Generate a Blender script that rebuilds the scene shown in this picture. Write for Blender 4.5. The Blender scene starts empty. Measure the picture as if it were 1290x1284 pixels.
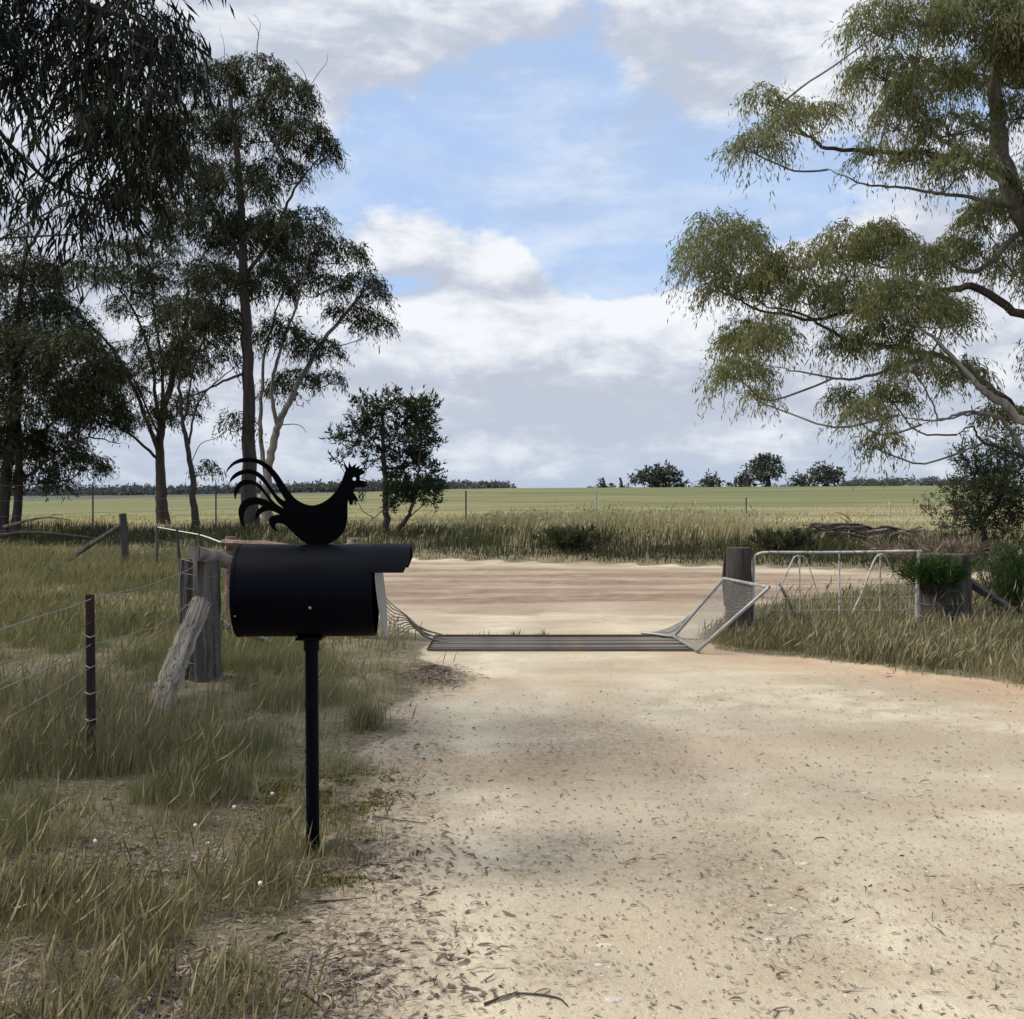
import bpy, math, random
import numpy as np
from mathutils import Vector, Matrix

SC = bpy.context.scene
COL = SC.collection
rng = np.random.default_rng(7)
random.seed(7)

# ------------------------------------------------------------------ camera
F, CX, HY, EYE = 1396.0, 645.0, 628.0, 1.55
cam_d = bpy.data.cameras.new('camera')
cam_d.sensor_width = 36.0
cam_d.sensor_fit = 'HORIZONTAL'
cam_d.lens = 36.0 * F / 1290.0
cam_d.shift_y = -(642.0 - HY) / 1290.0
cam_d.clip_start = 0.05
cam_d.clip_end = 4000
cam = bpy.data.objects.new('camera', cam_d)
cam.location = (0, 0, EYE)
cam.rotation_euler = (math.radians(90), 0, 0)
COL.objects.link(cam)
SC.camera = cam

# ------------------------------------------------------------------ light
SUN_AZ, SUN_EL = math.radians(-86), math.radians(50)      # azimuth from +Y, towards -X
sd = bpy.data.lights.new('sun', 'SUN')
sd.energy = 1.7
sd.angle = math.radians(34.0)
sd.color = (1.0, 0.91, 0.77)
sun = bpy.data.objects.new('sun', sd)
SUNV = Vector((math.sin(SUN_AZ) * math.cos(SUN_EL), math.cos(SUN_AZ) * math.cos(SUN_EL), math.sin(SUN_EL)))
sun.rotation_euler = SUNV.to_track_quat('Z', 'Y').to_euler()
sun.location = SUNV * 60
COL.objects.link(sun)
SC.view_settings.view_transform = 'Standard'
SC.view_settings.look = 'None'
SC.view_settings.exposure = 1.45
SC.view_settings.gamma = 1.0
SC.view_settings.use_curve_mapping = False
SC.cycles.max_bounces = 6
SC.cycles.transparent_max_bounces = 8


class NT:
    """small helper for building node trees"""
    def __init__(self, tree):
        self.t = tree
        self.n = tree.nodes
        self.l = tree.links

    def node(self, kind, **kw):
        nd = self.n.new(kind)
        for k, v in kw.items():
            setattr(nd, k, v)
        return nd

    def put(self, sock, v):
        if v is None:
            return
        if isinstance(v, bpy.types.NodeSocket):
            self.l.new(v, sock)
        else:
            if sock.type == 'RGBA' and len(v) == 3:
                v = (*v, 1)
            sock.default_value = v

    def math(self, op, a, b=None, c=None, clamp=False):
        nd = self.node('ShaderNodeMath', operation=op, use_clamp=clamp)
        self.put(nd.inputs[0], a)
        self.put(nd.inputs[1], b)
        self.put(nd.inputs[2], c)
        return nd.outputs[0]

    def mix(self, f, a, b, blend='MIX'):
        nd = self.node('ShaderNodeMix', data_type='RGBA', blend_type=blend)
        self.put(nd.inputs[0], f)
        self.put(nd.inputs[6], a)
        self.put(nd.inputs[7], b)
        return nd.outputs[2]

    def ramp(self, f, lo, hi, a=0.0, b=1.0, smooth=True):
        nd = self.node('ShaderNodeMapRange')
        nd.interpolation_type = 'SMOOTHSTEP' if smooth else 'LINEAR'
        self.put(nd.inputs[0], f)
        for i, v in enumerate((lo, hi, a, b)):
            self.put(nd.inputs[i + 1], v)
        return nd.outputs[0]

    def mapping(self, v, scale=(1, 1, 1), loc=(0, 0, 0), rot=(0, 0, 0)):
        nd = self.node('ShaderNodeMapping')
        self.put(nd.inputs[0], v)
        nd.inputs[1].default_value = loc
        nd.inputs[2].default_value = rot
        nd.inputs[3].default_value = scale
        return nd.outputs[0]

    def noise(self, v, scale, detail=4, rough=0.55, dist=0.0, out=0):
        nd = self.node('ShaderNodeTexNoise')
        self.put(nd.inputs['Vector'], v)
        nd.inputs['Scale'].default_value = scale
        nd.inputs['Detail'].default_value = detail
        nd.inputs['Roughness'].default_value = rough
        nd.inputs['Distortion'].default_value = dist
        return nd.outputs[out]


# ------------------------------------------------------------------ sky
W = bpy.data.worlds.new('World')
SC.world = W
W.use_nodes = True
wt = NT(W.node_tree)
wt.n.clear()


def cloud_group():
    """density of cloud along a direction: broad banks at given bearings, broken up by noise"""
    g = bpy.data.node_groups.new('cloud_density', 'ShaderNodeTree')
    g.interface.new_socket('Vector', in_out='INPUT', socket_type='NodeSocketVector')
    g.interface.new_socket('Density', in_out='OUTPUT', socket_type='NodeSocketFloat')
    t = NT(g)
    gi = t.node('NodeGroupInput')
    go = t.node('NodeGroupOutput')
    nrm = t.node('ShaderNodeVectorMath', operation='NORMALIZE')
    t.put(nrm.inputs[0], gi.outputs[0])
    d = nrm.outputs[0]
    sep = t.node('ShaderNodeSeparateXYZ')
    t.put(sep.inputs[0], d)
    az = t.math('ARCTAN2', sep.outputs[0], sep.outputs[1])
    el = t.math('ARCSINE', sep.outputs[2])
    n1 = t.noise(t.mapping(d, (1, 1, 1.75), (3.1, 0.4, 1.7)), 5.2, 9, 0.56, 0.25)
    n2 = t.noise(t.mapping(d, (0.8, 0.8, 2.6), (1.1, 5.4, 0.2)), 2.2, 5, 0.5)
    n3 = t.noise(t.mapping(d, (1, 1, 1.5), (0.1, 2.4, 4.7)), 15.0, 7, 0.6, 0.3)
    dens = t.math('ADD', t.math('MULTIPLY', t.math('SUBTRACT', n1, 0.5), 1.7),
                  t.math('MULTIPLY', t.math('SUBTRACT', n2, 0.5), 0.6))
    dens = t.math('ADD', dens, t.math('MULTIPLY', t.math('SUBTRACT', n3, 0.5), 1.05))
    banks = [  # bearing and height of a bank (as seen from the drive), its spread, its weight
        (690, 455, 250, 80, .75), (1000, 520, 300, 110, .6), (300, 450, 240, 170, .55), (640, 590, 900, 40, .5),
        (420, 30, 230, 110, .6), (120, 160, 190, 230, .55), (950, 60, 190, 90, .55), (630, 335, 70, 32, .7),
        (500, 305, 65, 38, .6), (1130, 330, 260, 110, .35), (840, 250, 250, 110, -.38), (620, 170, 210, 95, -.42),
        (470, 220, 90, 70, -.2), (740, 50, 60, 70, -.2), (820, 345, 110, 40, -.5), (500, 355, 60, 14, -.3)]
    for cx, cy, rx, ry, w in banks:
        a0 = math.atan((cx - CX) / F)
        e0 = math.atan((HY - cy) / F * math.cos(a0))
        ka, ke = F / rx, F / ry
        dx = t.math('MULTIPLY', t.math('SUBTRACT', az, a0), ka)
        dy = t.math('MULTIPLY', t.math('SUBTRACT', el, e0), ke)
        r2 = t.math('ADD', t.math('MULTIPLY', dx, dx), t.math('MULTIPLY', dy, dy))
        gs = t.math('EXPONENT', t.math('MULTIPLY', r2, -1.0))
        dens = t.math('ADD', dens, t.math('MULTIPLY', gs, w))
    t.l.new(dens, go.inputs[0])
    return g


cg = cloud_group()
tc = wt.node('ShaderNodeTexCoord')
dirv = tc.outputs['Generated']


def dens_at(off):
    v = dirv
    if off:
        nd = wt.node('ShaderNodeVectorMath', operation='ADD')
        wt.put(nd.inputs[0], dirv)
        nd.inputs[1].default_value = off
        v = nd.outputs[0]
    gn = wt.node('ShaderNodeGroup', node_tree=cg)
    wt.put(gn.inputs[0], v)
    return gn.outputs[0]


d0 = dens_at(None)
d1 = dens_at((-0.012, 0.0, 0.022))
lump = wt.noise(wt.mapping(dirv, (1, 1, 3.0), (0.7, 3.3, 2.1)), 10.0, 8, 0.58, 0.35)
veil = wt.noise(wt.mapping(dirv, (1.0, 1.0, 3.6), (2.2, 0.1, 6.3)), 4.6, 7, 0.6, 0.6)
sky = wt.node('ShaderNodeTexSky', sky_type='NISHITA', sun_disc=False)
sky.sun_elevation = SUN_EL
sky.sun_rotation = SUN_AZ
sky.air_density = 1.0
sky.dust_density = 0.6
sky.ozone_density = 1.5
alpha = wt.math('MAXIMUM', wt.ramp(d0, -0.13, 0.24, 0.0, 0.95), wt.ramp(veil, 0.34, 0.72, 0.06, 0.56))
slope = wt.math('SUBTRACT', d0, d1)
lit = wt.ramp(wt.math('ADD', wt.math('ADD', wt.math('MULTIPLY', slope, 1.25), wt.math('MULTIPLY', wt.math('SUBTRACT', lump, 0.5), 2.2)), wt.math('MULTIPLY', d0, -0.30)), -0.50, 0.50)
K = 10.0                                        # the world's strength is 1/K of its colours
cloud = wt.mix(lit, tuple(K * v for v in (0.200, 0.215, 0.250)), tuple(K * v for v in (0.345, 0.352, 0.362)))
blue = wt.mix(0.88, sky.outputs[0], tuple(K * v for v in (0.150, 0.210, 0.318)))
sepd = wt.node('ShaderNodeSeparateXYZ')
wt.put(sepd.inputs[0], dirv)
low = wt.math('MULTIPLY', wt.ramp(sepd.outputs[2], 0.11, 0.0), wt.ramp(lump, 0.35, 0.65, 0.85, 0.35))
skycol = wt.mix(low, wt.mix(alpha, blue, cloud), tuple(K * v for v in (0.182, 0.215, 0.268)))
bg = wt.node('ShaderNodeBackground')
wt.put(bg.inputs[0], skycol)
bg.inputs[1].default_value = 1.0 / K
wo = wt.node('ShaderNodeOutputWorld')
wt.l.new(bg.outputs[0], wo.inputs[0])

# ------------------------------------------------------------------ helpers
def px(x, y, Y):
    """the point at distance Y along the drive that lies on a given sight line"""
    return np.array(((x - CX) / F * Y, Y, EYE + (HY - y) / F * Y))


def _hash(ix, iy, seed):
    n = (ix * 374761393 + iy * 668265263 + seed * 974711) & 0x7fffffff
    n = ((n ^ (n >> 13)) * 1274126177) & 0x7fffffff
    return ((n ^ (n >> 16)) & 0xffff) / 65535.0


def vnoise(x, y, seed=0):
    x = np.asarray(x, float)
    y = np.asarray(y, float)
    ix = np.floor(x).astype(np.int64)
    iy = np.floor(y).astype(np.int64)
    fx, fy = x - ix, y - iy
    fx = fx * fx * (3 - 2 * fx)
    fy = fy * fy * (3 - 2 * fy)
    a, b = _hash(ix, iy, seed), _hash(ix + 1, iy, seed)
    c, d = _hash(ix, iy + 1, seed), _hash(ix + 1, iy + 1, seed)
    return (a * (1 - fx) + b * fx) * (1 - fy) + (c * (1 - fx) + d * fx) * fy


def fbm(x, y, seed=0, octv=4):
    s, amp, tot = 0.0, 1.0, 0.0
    for o in range(octv):
        s = s + amp * vnoise(np.asarray(x) * 2 ** o, np.asarray(y) * 2 ** o, seed + o)
        tot += amp
        amp *= 0.5
    return s / tot


def sst(x, a, b):
    t = np.clip((np.asarray(x, float) - a) / (b - a), 0, 1)
    return t * t * (3 - 2 * t)


def mesh_np(name, verts, faces, mat=None, parent=None, smooth=False, mats=None, fmat=None):
    """one mesh object from numpy arrays; faces is (n, 3) or (n, 4)"""
    verts = np.ascontiguousarray(verts, dtype=np.float32)
    faces = np.ascontiguousarray(faces, dtype=np.int32)
    me = bpy.data.meshes.new(name)
    nf, k = faces.shape
    me.vertices.add(len(verts))
    me.vertices.foreach_set('co', verts.ravel())
    me.loops.add(nf * k)
    me.loops.foreach_set('vertex_index', faces.ravel())
    me.polygons.add(nf)
    me.polygons.foreach_set('loop_start', np.arange(0, nf * k, k, dtype=np.int32))
    if smooth:
        me.polygons.foreach_set('use_smooth', np.ones(nf, dtype=bool))
    me.update(calc_edges=True)
    for m in (mats or ([mat] if mat else [])):
        me.materials.append(m)
    if fmat is not None:
        me.polygons.foreach_set('material_index', np.asarray(fmat, dtype=np.int32))
    o = bpy.data.objects.new(name, me)
    COL.objects.link(o)
    if parent is not None:
        o.parent = parent
    return o


class MB:
    """collects tubes, boxes and sheets into one mesh"""
    def __init__(self):
        self.v = []
        self.f = []

    def add(self, v, f):
        b = len(self.v)
        self.v += [tuple(map(float, p)) for p in v]
        self.f += [tuple(int(i) + b for i in q) for q in f]
        return self

    def tube(self, pts, rad, sides=8, cap=True, rough=0.0, seed=0, flat=1.0, lump=0.5):
        pts = np.asarray(pts, float)
        n = len(pts)
        rad = np.broadcast_to(np.asarray(rad, float), (n,))
        v, f = [], []
        r_ = np.random.default_rng(seed + n)
        ang_r = 1 + rough * (r_.random(sides) - 0.5) * 2
        ref = None
        for i in range(n):
            t = pts[min(i + 1, n - 1)] - pts[max(i - 1, 0)]
            t = t / (np.linalg.norm(t) + 1e-9)
            if ref is None:
                ref = np.cross(t, (0, 0, 1.0)) if abs(t[2]) < 0.9 else np.cross(t, (0, 1.0, 0))
            a = ref - t * np.dot(ref, t)
            a /= np.linalg.norm(a) + 1e-9
            ref = a
            b = np.cross(t, a)
            for k in range(sides):
                th = 2 * math.pi * k / sides
                rr = rad[i] * ang_r[k] * (1 + rough * lump * (r_.random() - 0.5))
                v.append(pts[i] + a * math.cos(th) * rr + b * math.sin(th) * rr * flat)
        for i in range(n - 1):
            for k in range(sides):
                k2 = (k + 1) % sides
                f.append((i * sides + k, i * sides + k2, (i + 1) * sides + k2, (i + 1) * sides + k))
        if cap:
            f.append(tuple(range(sides - 1, -1, -1)))
            f.append(tuple((n - 1) * sides + k for k in range(sides)))
        return self.add(v, f)

    def box(self, c, s, rot=None):
        c = np.asarray(c, float)
        v = []
        for z in (-1, 1):
            for (x, y) in ((-1, -1), (1, -1), (1, 1), (-1, 1)):
                p = Vector((x * s[0] / 2, y * s[1] / 2, z * s[2] / 2))
                if rot is not None:
                    p = rot @ p
                v.append(c + np.array(p))
        return self.add(v, [(3, 2, 1, 0), (4, 5, 6, 7), (0, 1, 5, 4), (1, 2, 6, 5), (2, 3, 7, 6), (3, 0, 4, 7)])

    def build(self, name, mat, parent=None, smooth=True, bevel=0.0):
        me = bpy.data.meshes.new(name)
        me.from_pydata(self.v, [], self.f)
        me.update()
        me.materials.append(mat)
        if smooth:
            me.polygons.foreach_set('use_smooth', np.ones(len(me.polygons), dtype=bool))
            try:
                me.set_sharp_from_angle(angle=math.radians(45))
            except Exception:
                pass
        o = bpy.data.objects.new(name, me)
        COL.objects.link(o)
        if parent is not None:
            o.parent = parent
        if bevel:
            m = o.modifiers.new('bevel', 'BEVEL')
            m.width = bevel
            m.segments = 2
            m.limit_method = 'ANGLE'
        return o


def tag(o, label=None, cat=None, group=None, kind=None):
    for k, v in (('label', label), ('category', cat), ('group', group), ('kind', kind)):
        if v:
            o[k] = v
    return o


def thing(name, label, cat, loc, group=None):
    o = bpy.data.objects.new(name, None)
    o.empty_display_size = 0.2
    COL.objects.link(o)
    o.location = tuple(map(float, loc))
    o['label'] = label
    o['category'] = cat
    if group:
        o['group'] = group
    return o


def under(o, root):
    """parent o (built in world coordinates) to root"""
    o.parent = root
    o.matrix_parent_inverse = Matrix.Translation(root.location).inverted()
    return o


def curve_pts(ctrl, per=5, wob=0.0, seed=0):
    """Catmull-Rom through control points, with a little wobble"""
    c = np.asarray(ctrl, float)
    p = np.vstack([2 * c[0] - c[1], c, 2 * c[-1] - c[-2]])
    out = []
    for i in range(1, len(p) - 2):
        for s in range(per):
            t = s / per
            out.append(0.5 * ((2 * p[i]) + (-p[i - 1] + p[i + 1]) * t + (2 * p[i - 1] - 5 * p[i] + 4 * p[i + 1] - p[i + 2]) * t ** 2
                              + (-p[i - 1] + 3 * p[i] - 3 * p[i + 1] + p[i + 2]) * t ** 3))
    out.append(c[-1])
    out = np.array(out)
    if wob:
        r_ = np.random.default_rng(seed)
        out[1:-1] += (r_.random(out[1:-1].shape) - 0.5) * 2 * wob
    return out


# ------------------------------------------------------------------ materials
def new_mat(name):
    m = bpy.data.materials.new(name)
    m.use_nodes = True
    t = NT(m.node_tree)
    t.n.clear()
    out = t.node('ShaderNodeOutputMaterial')
    return m, t, out


def mat_surface(name, c1, c2, rough=0.8, scale=8.0, stretch=(1, 1, 1), bump=0.3, metal=0.0, c3=None, spots=0.62, spec=0.3, detail=6, turn=None):
    m, t, out = new_mat(name)
    tcn = t.node('ShaderNodeTexCoord')
    v = tcn.outputs['Object']
    if turn:
        v = t.mapping(v, rot=turn)
    v = t.mapping(v, stretch)
    n = t.noise(v, scale, detail, 0.6, 0.4)
    col = t.mix(t.ramp(n, 0.3, 0.7), c1, c2)
    if c3 is not None:
        n3 = t.noise(v, scale * 2.3, 5, 0.65)
        col = t.mix(t.ramp(n3, spots - 0.05, spots + 0.08), col, c3)
    b = t.node('ShaderNodeBsdfPrincipled')
    t.put(b.inputs['Base Color'], col)
    t.put(b.inputs['Roughness'], t.ramp(n, 0.2, 0.8, max(rough - 0.1, 0.05), min(rough + 0.12, 1.0)))
    b.inputs['Metallic'].default_value = metal
    b.inputs['Specular IOR Level'].default_value = spec
    if bump:
        bp = t.node('ShaderNodeBump')
        bp.inputs['Strength'].default_value = bump
        bp.inputs['Distance'].default_value = 0.02
        t.put(bp.inputs['Height'], t.noise(v, scale * 2.5, 8, 0.7))
        t.put(b.inputs['Normal'], bp.outputs[0])
    t.l.new(b.outputs[0], out.inputs[0])
    return m


def mat_leaf(name, cols, transl=0.3, rough=0.58, patch=0.35, spec=0.16):
    """leaf: colour varies leaf by leaf and from clump to clump; light passes through"""
    m, t, out = new_mat(name)
    geo = t.node('ShaderNodeNewGeometry')
    tcn = t.node('ShaderNodeTexCoord')
    r = geo.outputs['Random Per Island']
    n = t.noise(tcn.outputs['Object'], patch * 4, 3, 0.5)
    f = t.math('ADD', t.math('MULTIPLY', r, 0.65), t.math('MULTIPLY', t.math('SUBTRACT', n, 0.35), 0.9), clamp=True)
    cr = t.node('ShaderNodeValToRGB')
    els = cr.color_ramp.elements
    while len(els) < len(cols):
        els.new(0.5)
    for i, c in enumerate(cols):
        els[i].position = i / (len(cols) - 1)
        els[i].color = (*c, 1)
    t.put(cr.inputs[0], f)
    b = t.node('ShaderNodeBsdfPrincipled')
    t.put(b.inputs['Base Color'], cr.outputs[0])
    b.inputs['Roughness'].default_value = rough
    b.inputs['Specular IOR Level'].default_value = spec
    tr = t.node('ShaderNodeBsdfTranslucent')
    t.put(tr.inputs[0], t.mix(0.5, cr.outputs[0], t.mix(1.0, cr.outputs[0], (1.6, 1.7, 0.7), 'MULTIPLY')))
    mx = t.node('ShaderNodeMixShader')
    mx.inputs[0].default_value = transl
    t.l.new(b.outputs[0], mx.inputs[1])
    t.l.new(tr.outputs[0], mx.inputs[2])
    t.l.new(mx.outputs[0], out.inputs[0])
    return m


M = {}
M['bark_dark'] = mat_surface('bark_dark', (.028, .022, .018), (.075, .06, .05), .9, 6, (1, 1, .12), .9)
M['bark_grey'] = mat_surface('bark_grey', (.10, .085, .07), (.26, .23, .20), .85, 5, (1, 1, .25), .6, c3=(.05, .04, .035))
M['bark_pale'] = mat_surface('bark_pale', (.20, .175, .15), (.44, .40, .35), .8, 4, (1, 1, .3), .4, c3=(.10, .075, .06))
M['twig'] = mat_surface('twig', (.05, .04, .033), (.13, .11, .09), .9, 9, (1, 1, 1), .2)
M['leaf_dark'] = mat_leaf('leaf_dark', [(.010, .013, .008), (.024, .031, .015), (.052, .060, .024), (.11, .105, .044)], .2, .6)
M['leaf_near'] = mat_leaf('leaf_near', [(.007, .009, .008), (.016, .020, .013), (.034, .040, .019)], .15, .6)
M['leaf_olive'] = mat_leaf('leaf_olive', [(.080, .092, .055), (.145, .158, .078), (.21, .21, .095), (.24, .215, .13)], .36, .5)
M['leaf_fine'] = mat_leaf('leaf_fine', [(.012, .018, .012), (.026, .038, .018), (.048, .058, .024)], .2, .5)
M['leaf_green'] = mat_leaf('leaf_green', [(.018, .035, .012), (.040, .075, .020), (.075, .12, .030)], .3, .5)
M['leaf_far'] = mat_leaf('leaf_far', [(.045, .052, .045), (.068, .076, .060), (.095, .10, .075)], .15, .6, patch=.05)  # skyline leaves lightened and greyed, distance haze put into their colour
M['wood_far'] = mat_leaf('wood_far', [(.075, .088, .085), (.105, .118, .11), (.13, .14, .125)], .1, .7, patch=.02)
M['grass_green'] = mat_leaf('grass_green', [(.072, .086, .040), (.128, .142, .064), (.19, .19, .098), (.29, .26, .165)], .3, .6, patch=.25, spec=.2)
M['grass_dry'] = mat_leaf('grass_dry', [(.12, .11, .065), (.21, .185, .11), (.31, .27, .175), (.40, .36, .25)], .3, .65, patch=.2, spec=.2)
M['grass_straw'] = mat_leaf('grass_straw', [(.20, .175, .11), (.31, .27, .175), (.41, .36, .245), (.48, .44, .32)], .4, .65, patch=.2, spec=.1)
M['grass_mix'] = mat_leaf('grass_mix', [(.068, .072, .036), (.135, .130, .068), (.215, .192, .108), (.31, .27, .175)], .3, .6, patch=.2, spec=.2)
M['grass_shade'] = mat_leaf('grass_shade', [(.030, .035, .018), (.058, .063, .030), (.095, .095, .048)], .25, .65, patch=.2, spec=.2)
M['litter'] = mat_leaf('litter', [(.06, .047, .038), (.15, .115, .09), (.26, .21, .165), (.42, .37, .30)], .05, .8, patch=.6, spec=.15)
M['litter_dark'] = mat_leaf('litter_dark', [(.05, .036, .026), (.115, .082, .058), (.21, .16, .11)], .0, .8, patch=.6, spec=.15)
M['old_wood'] = mat_surface('old_wood', (.10, .088, .075), (.30, .27, .235), .9, 7, (1.6, 1.6, .13), 1.0, c3=(.03, .026, .022), spots=.6)
M['strainer_wood'] = mat_surface('strainer_wood', (.05, .043, .037), (.19, .17, .148), .9, 8, (1.8, 1.8, .10), 1.0, c3=(.022, .018, .016), spots=.57)
M['dark_wood'] = mat_surface('dark_wood', (.035, .028, .024), (.105, .088, .075), .9, 7, (1.6, 1.6, .13), 1.0, c3=(.17, .145, .12), spots=.62)
M['red_wood'] = mat_surface('red_wood', (.12, .075, .055), (.25, .18, .14), .9, 6, (.3, 1.5, 1.5), .8, c3=(.05, .035, .03), spots=.6)
M['log_wood'] = mat_surface('log_wood', (.13, .11, .09), (.36, .31, .25), .88, 9, (2.0, 2.0, .13), 1.0, c3=(.045, .034, .028), spots=.57, turn=(math.radians(51), 0, 0))
M['black_paint'] = mat_surface('black_paint', (.0008, .0012, .0036), (.0014, .002, .005), .48, 3, (1, 1, 1), .06, c3=(.0045, .005, .008), spots=.72, spec=.07)
M['black_steel'] = mat_surface('black_steel', (.0008, .0009, .0016), (.0018, .002, .003), .7, 5, (1, 1, 1), .05, spec=.04)
M['galv'] = mat_surface('galv', (.20, .205, .20), (.34, .345, .335), .55, 14, (1, 1, 1), .1, .4, spec=.4)
M['flap'] = mat_surface('flap', (.20, .21, .205), (.32, .33, .32), .55, 10, (1, 1, .4), .12, .3, c3=(.12, .11, .10), spots=.66)
M['wire'] = mat_surface('wire', (.17, .17, .16), (.30, .29, .27), .55, 20, (1, 1, 1), .05, .5)
M['wire_dark'] = mat_surface('wire_dark', (.055, .045, .04), (.12, .10, .09), .8, 20, (1, 1, 1), .05, .2)
M['straw_wire'] = mat_surface('straw_wire', (.16, .14, .10), (.30, .26, .19), .8, 20, (1, 1, 1), .05, .1)
M['white_pipe'] = mat_surface('white_pipe', (.38, .37, .34), (.55, .54, .50), .6, 9, (1, 1, 1), .15, c3=(.17, .13, .10), spots=.56)
M['rust_steel'] = mat_surface('rust_steel', (.018, .012, .012), (.055, .022, .02), .75, 10, (1, 1, .5), .3, c3=(.11, .05, .04), spots=.66)
M['grid_steel'] = mat_surface('grid_steel', (.10, .09, .08), (.20, .18, .16), .85, 5, (.2, 1, 1), .3, .05, c3=(.17, .14, .10), spots=.6)
M['pit'] = mat_surface('pit', (.10, .082, .062), (.16, .13, .10), .95, 3)
M['concrete'] = mat_surface('concrete', (.16, .145, .125), (.26, .24, .21), .95, 9, (1, 1, 1), .6)
M['stone'] = mat_surface('stone', (.42, .38, .31), (.60, .56, .48), .9, 14, (1, 1, 1), .5)
M['stone_dark'] = mat_surface('stone_dark', (.12, .09, .065), (.26, .21, .16), .9, 14, (1, 1, 1), .5)
M['flower'] = mat_surface('flower', (.55, .54, .48), (.75, .73, .66), .9, 30, (1, 1, 1), .2)
M['moss'] = mat_leaf('moss', [(.07, .07, .015), (.14, .13, .025), (.20, .18, .04)], .1, .9, patch=1.0, spec=.1)
M['bare_tip'] = mat_surface('bare_tip', (.55, .54, .5), (.7, .69, .65), .7, 9)

# ------------------------------------------------------------------ the lie of the land
GX0, GX1, GY0, GY1 = -0.86, 1.84, 11.22, 12.38           # the cattle grid's pit


def far_edge(x):
    return 26.9 - 0.4 * x


def near_edge(x):
    return far_edge(x) - np.interp(x, [-14, -6.5, -3, 1, 10], [3.3, 3.3, 6.0, 6.7, 6.7])


def xl(y):
    return np.interp(y, [-12, 3.3, 4.84, 8, 11.2, 12.4, 13.2, 16, 20, 24], [-.45, -.6, -.74, -.86, -.92, -.95, -1.6, -3.1, -3.7, -4.4])


def xr(y):
    return np.interp(y, [-12, 3, 7, 9.1, 10, 11.2, 12.4, 14, 17, 20], [9, 6.6, 5.25, 4.2, 3.3, 2.15, 2.2, 2.9, 5.2, 11])


SKY_PX = [-400, 0, 200, 400, 500, 560, 645, 900, 1195, 1500]
SKY_PY = [631, 630, 627, 622, 618.5, 616.5, 615, 613.5, 612, 611]


def dirt_mask(x, y):
    """1 on bare dirt (drive, its mouth and the road), 0 on grown ground"""
    wob = (fbm(x * 1.6, y * 1.6, 3, 4) - .5) * .9
    wob2 = (fbm(x * 0.9 + 9, y * 0.9, 13, 4) - .5) * 1.3
    drive = np.minimum(sst(x - xl(y) + wob * .7, -.22, .30), sst(xr(y) - x + wob2 * .6, -.12, .22))
    s = y - far_edge(x)
    near = near_edge(x)
    road = np.minimum(sst(-s + wob * .3, -.1, .15), sst(y - near + wob2, -.3, .4))
    drive = np.where(y > near + 2.5, 0, drive)
    return np.clip(np.maximum(drive, road), 0, 1), road


def hgt(x, y):
    x = np.asarray(x, float)
    y = np.asarray(y, float)
    d, road = dirt_mask(x, y)
    s = y - far_edge(x)
    z = (1 - d) * (.035 + .07 * (fbm(x * .9, y * .9, 21, 3) - .4)) * sst(-s, -.2, 1.5) * (.15 + .85 * sst(y, 6, 10))
    z = z + (1 - d) * sst(-x, 1.0, 4.0) * .06 * sst(-s, 0, 4) * sst(y, 6.5, 10)
    z = z + d * (fbm(x * .8, y * 1.1, 31, 4) - .5) * .05 * sst(np.hypot(x - .5, y - 11.8), 1.8, 3.5)
    # bank beyond the road, then paddock climbing to its crest
    bank = .12 * sst(s, 0, .5) + .42 * sst(s, .8, 8.5)
    a = (x / np.maximum(y, 5.0))
    crest_y = np.interp(a * F + CX, SKY_PX, SKY_PY)
    zc = EYE + 200.0 / F * (HY - crest_y)
    y0 = far_edge(x) + 8.0
    t = np.clip((y - y0) / np.maximum(200.0 - y0, 20), 0, None)
    field = .54 + (zc - .54) * np.where(t < 1, t * (1.12 - .12 * t), 1.0)
    field = field - np.clip(y - 205, 0, None) * .03
    field = np.maximum(field, -4.0)
    w = sst(s, 0, 8.5)
    z = z + np.where(s > 0, bank * (1 - w) + field * w, 0)
    z = z + sst(s, .3, 3) * sst(-s, -60, -8) * .12 * (fbm(x * .7, y * .7, 41, 3) - .5)
    return z


def axis(fine_lo, fine_hi, step, grow, lo, hi, extra):
    a = list(np.arange(fine_lo, fine_hi + 1e-6, step))
    s, p = step, fine_hi
    while p < hi:
        s *= grow
        p += s
        a.append(min(p, hi))
    s, p = step, fine_lo
    while p > lo:
        s *= grow
        p -= s
        a.append(max(p, lo))
    a = [v for v in a if min(abs(v - e) for e in extra) > step * .45] + list(extra)
    return np.array(sorted(set(a)))


gx = axis(-3.2, 4.6, .06, 1.065, -900, 900, (GX0, GX1))
gy = axis(2.2, 13.5, .06, 1.028, -60, 1500, (GY0, GY1))
XX, YY = np.meshgrid(gx, gy)
ZZ = hgt(XX, YY)
DM, RM = dirt_mask(XX, YY)
nx, ny = len(gx), len(gy)
V = np.stack([XX, YY, ZZ], -1).reshape(-1, 3)
ii = np.arange(nx * ny).reshape(ny, nx)
Q = np.stack([ii[:-1, :-1], ii[:-1, 1:], ii[1:, 1:], ii[1:, :-1]], -1).reshape(-1, 4)
cxq = V[Q, 0].mean(1)
cyq = V[Q, 1].mean(1)
dq = DM.ravel()[Q].mean(1)
sq = cyq - far_edge(cxq)
hole = (cxq > GX0) & (cxq < GX1) & (cyq > GY0) & (cyq < GY1)
is_road = (sq < .1) & (cyq > near_edge(cxq)) & (dq > .5)
is_drive = (dq > .5) & ~is_road & (sq < 0)
is_field = sq > 9

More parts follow.
